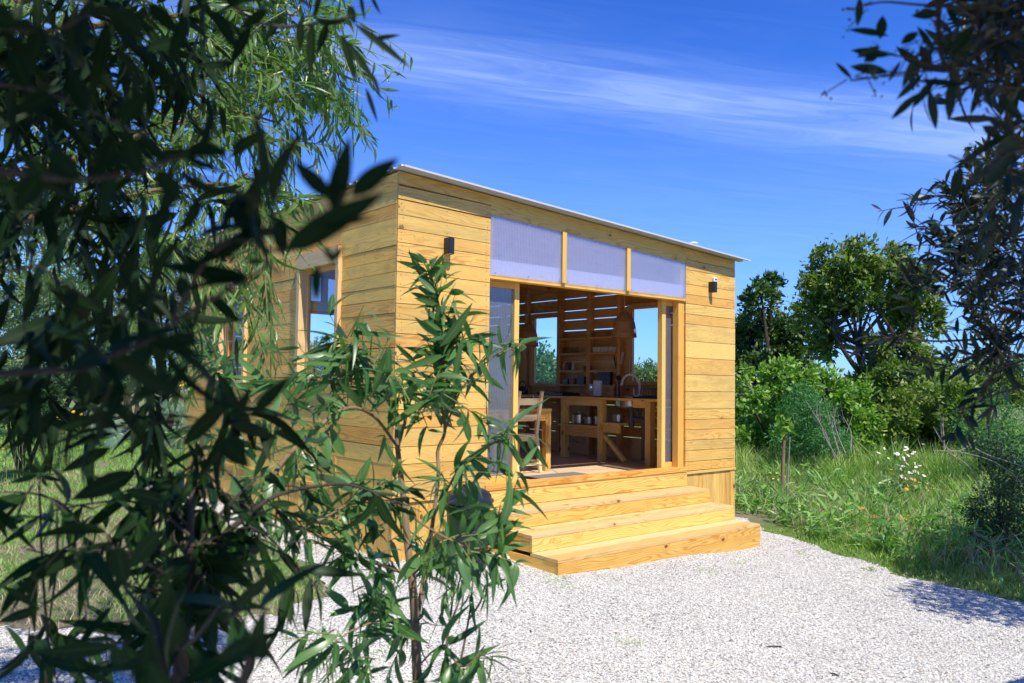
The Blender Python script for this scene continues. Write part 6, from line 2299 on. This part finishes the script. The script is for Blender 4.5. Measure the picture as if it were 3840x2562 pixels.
# ---- 4. sunlit acacia bush in front of the cabin corner
bx, by = at(1560, 2450, 2.2)[:2]
ac4 = thing('acacia_bush', 'sunlit leafy acacia bush standing before the cabin corner', 'bush', (float(bx), float(by), float(G(bx, by))))
mb = MB()
foot = np.array((float(bx), float(by), float(G(bx, by)) - .04))
pp0 = curve_pts([foot] + [at(x, y, d) for x, y, d in ((1575, 2680, 2.15), (1566, 2562, 2.17), (1557, 2333, 2.2), (1545, 2163, 2.22), (1531, 2060, 2.25), (1515, 1880, 2.28), (1500, 1760, 2.3), (1488, 1638, 2.32), (1494, 1560, 2.35))], 4)
mb.tube(pp0, list(np.linspace(.016, .006, len(pp0))), 9)
b4 = [branch(mb, q, r0, r1) for q, r0, r1 in (
    ([(1560, 2350, 2.2), (1600, 2100, 2.3), (1626, 1936, 2.35), (1644, 1778, 2.38), (1642, 1690, 2.4), (1668, 1620, 2.4), (1660, 1524, 2.42), (1655, 1400, 2.42), (1650, 1300, 2.43), (1645, 1226, 2.43), (1632, 1120, 2.43), (1619, 1035, 2.43), (1602, 992, 2.43)], 9, 2.5),
    ([(1494, 1560, 2.35), (1404, 1398, 2.3), (1339, 1333, 2.25), (1290, 1288, 2.2)], 6, 3),
    ([(1500, 1690, 2.3), (1400, 1560, 2.2), (1294, 1533, 2.1), (1172, 1623, 2.0), (1070, 1720, 1.9), (1000, 1830, 1.85)], 6, 9),
    ([(1494, 1600, 2.33), (1430, 1480, 2.3), (1250, 1440, 2.2), (1130, 1410, 2.15), (1060, 1400, 2.1)], 6, 2.5),
    ([(1626, 1936, 2.35), (1680, 1830, 2.3), (1735, 1740, 2.25), (1800, 1690, 2.2), (1868, 1655, 2.2)], 6, 2.5),
    ([(1540, 2163, 2.22), (1640, 2080, 2.15), (1760, 2080, 2.1), (1850, 2050, 2.05), (1890, 1900, 2.05), (1930, 1830, 2.05)], 6, 2.5),
    ([(1300, 1533, 2.1), (1180, 1640, 2.2), (1000, 1560, 2.3), (880, 1430, 2.35), (800, 1330, 2.4)], 5, 2.5),
    ([(1640, 1700, 2.4), (1720, 1480, 2.42), (1790, 1390, 2.42), (1850, 1340, 2.42), (1890, 1310, 2.42)], 4, 2),
    ([(1480, 1884, 1.95), (1560, 1950, 2.0), (1660, 2010, 2.0), (1740, 2050, 2.0)], 5, 2.5),
    ([(1500, 1660, 2.32), (1540, 1500, 2.36), (1600, 1420, 2.4), (1700, 1330, 2.42), (1780, 1180, 2.43)], 5, 2),
    ([(1000, 2000, 1.9), (1180, 1960, 1.95), (1330, 1880, 1.98), (1480, 1850, 2.0)], 6, 3),
    ([(1545, 2163, 2.22), (1430, 2120, 2.1), (1300, 2080, 2.05), (1180, 2000, 2.0), (1060, 1980, 1.95)], 6, 2.5),
    ([(1560, 2400, 2.2), (1450, 2330, 2.1), (1330, 2360, 2.0), (1240, 2420, 1.95)], 5, 2.5),
    ([(1566, 2500, 2.18), (1650, 2430, 2.1), (1740, 2500, 2.05), (1820, 2420, 2.05)], 4, 2.5))]
for q in ([(1700, 2640, 2.3), (1711, 2562, 2.3), (1740, 2418, 2.3), (1757, 2324, 2.3), (1770, 2227, 2.3), (1774, 2112, 2.3), (1772, 2000, 2.3)],
          [(1655, 2640, 2.35), (1664, 2546, 2.35), (1681, 2375, 2.35), (1723, 2248, 2.35), (1753, 2120, 2.35), (1760, 2020, 2.35)],
          [(1757, 2324, 2.3), (1800, 2260, 2.28), (1818, 2200, 2.26)], [(1668, 2480, 2.35), (1690, 2300, 2.35), (1705, 2200, 2.35)]):
    branch(mb, q, 5, 3)
tk, mb = mb, MB()
L, Pd = Leaves(), Leaves()
nl = (0, 16, 13, 14, 10, 12, 11, 6, 7, 11, 11, 12, 10, 7)
for q, n in zip(b4, nl):
    if n:
        P, T = along(q[2:], n, .012)
        sprays(L, mb, P, unit(T * .7 + rand_unit(n) * .6 + np.array((0, 0, .1))), .11, 5, .105, .021, .35, .25, tone=(.1, 1), twig_r=.0017, pods=Pd, npods=2)
P, T = along(b4[0][26:-6], 44, .008)
sprays(L, mb, P, unit(T * .9 + rand_unit(44) * .55), .09, 4, .085, .021, .15, .0, tone=(.2, 1), twig_r=.0015, spread=.7)
for h in ((1650, 1300, 1790, 1150, 40), (1625, 1060, 1660, 1004, 12), (1632, 1100, 1560, 1040, 26), (1640, 1140, 1555, 1115, 26), (1652, 1260, 1545, 1200, 30), (1655, 1240, 1590, 1205, 18),
          (1700, 1440, 1740, 1262, 26), (1800, 1350, 1845, 1460, 24), (1830, 1340, 1848, 1275, 20), (1720, 1400, 1690, 1560, 26), (1600, 1500, 1440, 1610, 30), (1640, 1420, 1502, 1480, 30), (1655, 1330, 1505, 1390, 30),
          (1560, 1360, 1480, 1290, 22), (1880, 1655, 1915, 1690, 12), (1750, 1690, 1860, 1750, 24), (1760, 1720, 1850, 1790, 30), (1700, 1760, 1880, 1655, 26), (1720, 1600, 1735, 1560, 30), (1760, 1660, 1745, 1530, 30),
          (1795, 1650, 1800, 1550, 20), (1880, 1880, 1990, 1840, 30), (1860, 1900, 1820, 2050, 34), (1840, 1980, 1965, 1955, 36), (1820, 2040, 1960, 1965, 34), (1700, 1830, 1760, 1900, 34), (1760, 1800, 1790, 1950, 36), (1680, 1900, 1780, 1980, 38), (1720, 2000, 1840, 1900, 34), (1790, 1990, 1770, 2090, 32), (1700, 2040, 1700, 1900, 30), (1810, 2200, 1912, 2172, 14), (1650, 2530, 1868, 2406, 30),
          (1400, 1460, 1455, 1300, 24), (1450, 1420, 1470, 1290, 26), (1300, 1340, 1190, 1330, 18), (1290, 1370, 1105, 1350, 22), (1150, 1430, 1100, 1490, 36), (1230, 1440, 1110, 1500, 30), (1010, 1450, 880, 1320, 30),
          (890, 1440, 990, 1460, 24), (930, 1370, 1000, 1290, 16), (1400, 1850, 1260, 1770, 40), (1330, 1830, 1400, 1720, 36), (1240, 1760, 1130, 1660, 40), (1140, 1600, 1060, 1880, 50), (1290, 1710, 1230, 1600, 40)):
    hero(L, *h[:5], 2.25 if h[0] > 1450 else 2.1, tone=random.uniform(.2, 1), bend=.16, tilt=.55)
reg = [(1000, 1440), (1250, 1360), (1480, 1360), (1620, 1380), (1760, 1440), (1730, 1620), (1640, 1640), (1480, 1560), (1300, 1620), (1150, 1560)]
P = region(reg, 18, 2.1, 2.6)
sprays(L, mb, P, unit(rand_unit(18) * .8 + np.array((0, 0, .3))), .13, 6, .10, .0205, .3, .2, tone=(.1, 1), twig_r=.0017)
reg = [(720, 1500), (1000, 1480), (1250, 1700), (1500, 1760), (1540, 1960), (1250, 2060), (1000, 1960), (760, 1800)]
P = region(reg, 12, 1.9, 2.5)
sprays(L, mb, P, unit(rand_unit(12) * .8 + np.array((0, 0, .1))), .13, 6, .11, .021, .4, .3, tone=(.1, 1), twig_r=.0017, pods=Pd, npods=3)
reg = [(1250, 2060), (1560, 1980), (1680, 2060), (1760, 2150), (1700, 2250), (1620, 2562), (1250, 2562), (1300, 2300)]
P = region(reg, 18, 2.0, 2.5)
sprays(L, mb, P, unit(rand_unit(18) * .8 + np.array((0, 0, .0))), .13, 6, .11, .021, .4, .3, tone=(.1, 1), twig_r=.0017, pods=Pd, npods=4)
P = np.array([at(1660 + RNG.normal(0, 45), 2060 + RNG.normal(0, 40), 2.15 + RNG.normal(0, .05)) for _ in range(46)])
Pd.add(P, unit(np.array((0, 0, -1.0)) + rand_unit(46) * .3), rand_unit(46), RNG.uniform(.07, .12, 46), .0065, RNG.uniform(-.2, .3, 46), RNG.uniform(size=46))
part(tk, 'stem', M['bark'], ac4)
tag(part(mb, 'twigs', M['twig'], ac4), kind='stuff')
hang(L.build('foliage', M['acacia'], None, nseg=6, rib=True), ac4)
tag(hang(Pd.build('seed_pods', M['pod'], None, nseg=3, rib=False, shape=1.0), ac4), kind='stuff')

# ---- 5. olive bough at the upper right, close and in shade
ol1 = thing('olive_tree', 'olive whose dark blurred bough hangs nearest at the upper right', 'tree', (-1.4, -7.3, float(G(-1.4, -7.3))))
mb = MB()
bz = float(G(-1.4, -7.3))
trn = curve_pts([(-1.4, -7.3, bz - .05), (-1.5, -7.2, bz + 1.2), (-1.8, -7.0, bz + 2.3), (-2.1, -6.7, bz + 3.0)], 5)
mb.tube(trn, list(np.linspace(.13, .05, len(trn))), 10)
b5 = [branch(mb, q, r0, r1) for q, r0, r1 in (
    ([(4100, 200, 1.05), (3840, 285, 1.02), (3638, 264, 1.0), (3440, 268, 1.0), (3337, 280, 1.0), (3204, 301, 1.0), (3190, 294, 1.0)], 6, 3),
    ([(4100, 60, 1.05), (3800, 130, 1.02), (3560, 245, 1.0), (3400, 215, 1.0), (3330, 205, 1.0)], 7, 3),
    ([(3900, -100, 1.05), (3700, 20, 1.02), (3480, 20, 1.0), (3320, 8, 1.0), (3240, 22, 1.0)], 7, 3),
    ([(3540, -100, 1.0), (3520, 60, 1.0), (3528, 200, 1.0), (3560, 270, 1.0)], 12, 7),
    ([(4000, 430, 1.0), (3800, 440, 1.0), (3720, 500, 1.0), (3643, 602, 1.0), (3556, 582, 1.0)], 6, 3),
    ([(4000, 560, .95), (3820, 560, .95), (3720, 620, .95), (3660, 690, .95)], 8, 4),
    ([(4000, 300, .95), (3820, 330, .95), (3700, 310, .95), (3640, 330, .95)], 6, 3))]
for q in b5:
    mb.tube(curve_pts([trn[-2], (trn[-2] + np.array(q[0])) / 2 + np.array((0, 0, .15)), q[0]], 3), [.04, .03, .02, .014, .010, .007, .005], 6)
L = Leaves()
shade_crown(L, 12500, -3.6, -.9, -7.6, -6.45, 2.35, 3.6, .17, .036)
HER5 = [(3224, -10, 3219, 98, 32, 1.0), (3330, 134, 3184, 102, 30, 1.0), (3337, 208, 3193, 192, 38, 1.0), (3194, 295, 3132, 233, 20, 1.0), (3330, 270, 3184, 252, 42, 1.0), (3378, 230, 3326, 308, 20, 1.0),
        (3444, 196, 3384, 328, 36, 1.0), (3460, 278, 3363, 373, 28, 1.0), (3446, 350, 3334, 447, 30, 1.0), (3512, 288, 3412, 410, 32, 1.0), (3484, 335, 3511, 487, 36, 1.0), (3566, 300, 3556, 452, 44, 1.0),
        (3678, 322, 3640, 436, 26, 1.0), (3440, 304, 3615, 318, 30, 1.0), (3735, 352, 3838, 456, 42, 1.0), (3699, 442, 3772, 482, 30, 1.0), (3684, 474, 3760, 520, 46, 1.0), (3840, 524, 3722, 552, 60, .95),
        (3602, 620, 3577, 757, 42, 1.0), (3706, 620, 3620, 706, 36, 1.0), (3782, 600, 3682, 690, 62, .95), (3310, 60, 3300, 150, 40, 1.0), (3290, 205, 3240, 230, 40, 1.0), (3380, 165, 3440, 120, 36, 1.0),
        (3420, 60, 3530, 50, 40, 1.0), (3440, 100, 3500, 200, 36, 1.0), (3590, 90, 3550, 30, 40, 1.0), (3560, 200, 3650, 100, 48, 1.0), (3450, 170, 3490, 250, 38, 1.0), (3560, 120, 3545, 220, 40, 1.0),
        (3600, 185, 3620, 250, 44, 1.0), (3280, 290, 3240, 240, 34, 1.0), (3300, 175, 3210, 215, 30, 1.0), (3560, 245, 3590, 340, 36, 1.0), (3770, 460, 3790, 560, 36, 1.0), (3760, 350, 3755, 440, 34, 1.0)]
for h in HER5:
    hero(L, *h, tone=random.uniform(0, .7), tilt=.35)
P = region([(3560, 0), (3840, 0), (3840, 420), (3740, 330), (3600, 240), (3560, 120)], 40, 1.0, 1.7)
sprays(L, mb, P, unit(rand_unit(40) + np.array((0, 0, -.1))), .10, 7, .060, .0135, .2, .1, tone=(0, .8), twig_r=.0012, bend=(.0, .35))
P = region([(3640, -20), (3840, -20), (3840, 260), (3680, 260)], 40, 1.1, 1.9)
sprays(L, mb, P, unit(rand_unit(40)), .11, 8, .060, .0135, .2, .1, tone=(0, .8), twig_r=.0012, bend=(.0, .35))
P = region([(3720, 480), (3840, 460), (3840, 720), (3740, 640)], 10, .95, 1.3)
sprays(L, mb, P, unit(rand_unit(10)), .10, 6, .062, .0135, .3, .2, tone=(0, .8), twig_r=.0016)
# little flower buds on side twigs
Pd = Leaves()
for q in b5:
    P, T = along(q, 10, .004)
    for p, t_ in zip(P, T):
        e = p + unit(rand_unit(1)[0] + T[0] * .3) * .03
        mb.tube([p, e], [.0009, .0006], 4, caps=False)
        Pd.add(e + RNG.normal(0, .004, (5, 3)), rand_unit(5), rand_unit(5), .005, .004, .1, RNG.uniform(size=5))
part(mb, 'trunk', M['bark_dark'], ol1)
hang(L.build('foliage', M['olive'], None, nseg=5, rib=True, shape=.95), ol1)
tag(hang(Pd.build('flower_buds', M['olive'], None, nseg=2, rib=False), ol1), kind='stuff')

# ---- 6. second olive just behind it, with its wide crown out to the right
ol2 = thing('olive_tree', 'olive with dense dark small leaved foliage down the right side', 'tree', (2.6, -6.6, float(G(2.6, -6.6))))
mb = MB()
bz = float(G(2.6, -6.6))
trn = curve_pts([(2.6, -6.6, bz - .05), (2.5, -6.5, bz + 1.2), (2.1, -6.3, bz + 2.0), (1.6, -6.1, bz + 2.4)], 5)
mb.tube(trn, list(np.linspace(.16, .07, len(trn))), 10)
mb.tube(curve_pts([trn[-8], (3.3, -6.0, bz + 2.6), (4.2, -5.6, bz + 3.0)], 4), [.08, .075, .07, .065, .06, .05, .04, .03, .02], 8)
b6 = [branch(mb, q, r0, r1) for q, r0, r1 in (
    ([(4500, 1000, 2.5), (4000, 950, 2.4), (3780, 880, 2.35), (3600, 800, 2.3), (3520, 750, 2.3)], 8, 3),
    ([(4500, 1100, 2.5), (4000, 1050, 2.4), (3780, 980, 2.35), (3620, 920, 2.3), (3490, 870, 2.3)], 8, 3),
    ([(4500, 1200, 2.4), (4000, 1200, 2.35), (3760, 1160, 2.3), (3600, 1080, 2.3), (3480, 1010, 2.3)], 7, 3),
    ([(4400, 1250, 2.4), (3950, 1260, 2.3), (3720, 1270, 2.25), (3520, 1280, 2.2), (3400, 1270, 2.2), (3320, 1268, 2.2)], 6, 2.5),
    ([(4400, 700, 2.5), (4000, 700, 2.4), (3800, 680, 2.35), (3680, 640, 2.3)], 7, 3),
    ([(4300, 1300, 2.2), (3900, 1430, 2.1), (3760, 1470, 2.1), (3680, 1500, 2.1)], 5, 2.5),
    ([(4300, 1350, 2.2), (3950, 1330, 2.15), (3760, 1380, 2.1), (3680, 1400, 2.1)], 5, 2.5))]
for q in b6:
    mb.tube(curve_pts([trn[-1], (trn[-1] + np.array(q[0])) / 2 + np.array((0, 0, .1)), q[0]], 3), [.05, .04, .03, .022, .016, .012, .008], 6)
L = Leaves()
for q, n in zip(b6, (22, 24, 24, 15, 16, 6, 5)):
    P, T = along(q, n, .03)
    sprays(L, mb, P, unit(T * .8 + rand_unit(n) * .6), .12, 7, .066, .0140, .15, .0, tone=(0, 1), twig_r=.0015, spread=.75, bend=(.0, .35))
P = region([(3720, 580), (3840, 520), (3840, 1300), (3740, 1300), (3620, 1200), (3570, 980), (3650, 800)], 160, 2.1, 3.0)
sprays(L, mb, P, unit(rand_unit(160) * .9 - _r * .4), .12, 8, .066, .0140, .15, .05, tone=(0, 1), twig_r=.0015, spread=.75, bend=(.0, .35))
P = region([(3620, 1150), (3840, 1150), (3840, 1420), (3740, 1400), (3700, 1330)], 9, 2.1, 2.5)
sprays(L, mb, P, unit(rand_unit(9) + np.array((0, 0, -.8))), .16, 8, .068, .0145, .25, .3, tone=(0, 1), twig_r=.0017)
# the rest of the crown, above and to the right
for c, r_ in (((3.6, -5.4, 2.6), (.9, .7, .6)), ((4.6, -5.2, 2.7), (1.0, .8, .7)), ((5.6, -4.9, 2.7), (1.0, .8, .7)), ((5.0, -4.3, 2.2), (.8, .5, .5))):
    n = 1900
    P = np.array(c) + rand_unit(n) * np.array(r_) * RNG.uniform(0, 1, (n, 1)) ** .4
    L.add(P, rand_unit(n), unit(rand_unit(n) + UPV * .6), .12 * RNG.uniform(.7, 1.3, n), .028, .2, RNG.uniform(size=n))
part(mb, 'trunk', M['bark_dark'], ol2)
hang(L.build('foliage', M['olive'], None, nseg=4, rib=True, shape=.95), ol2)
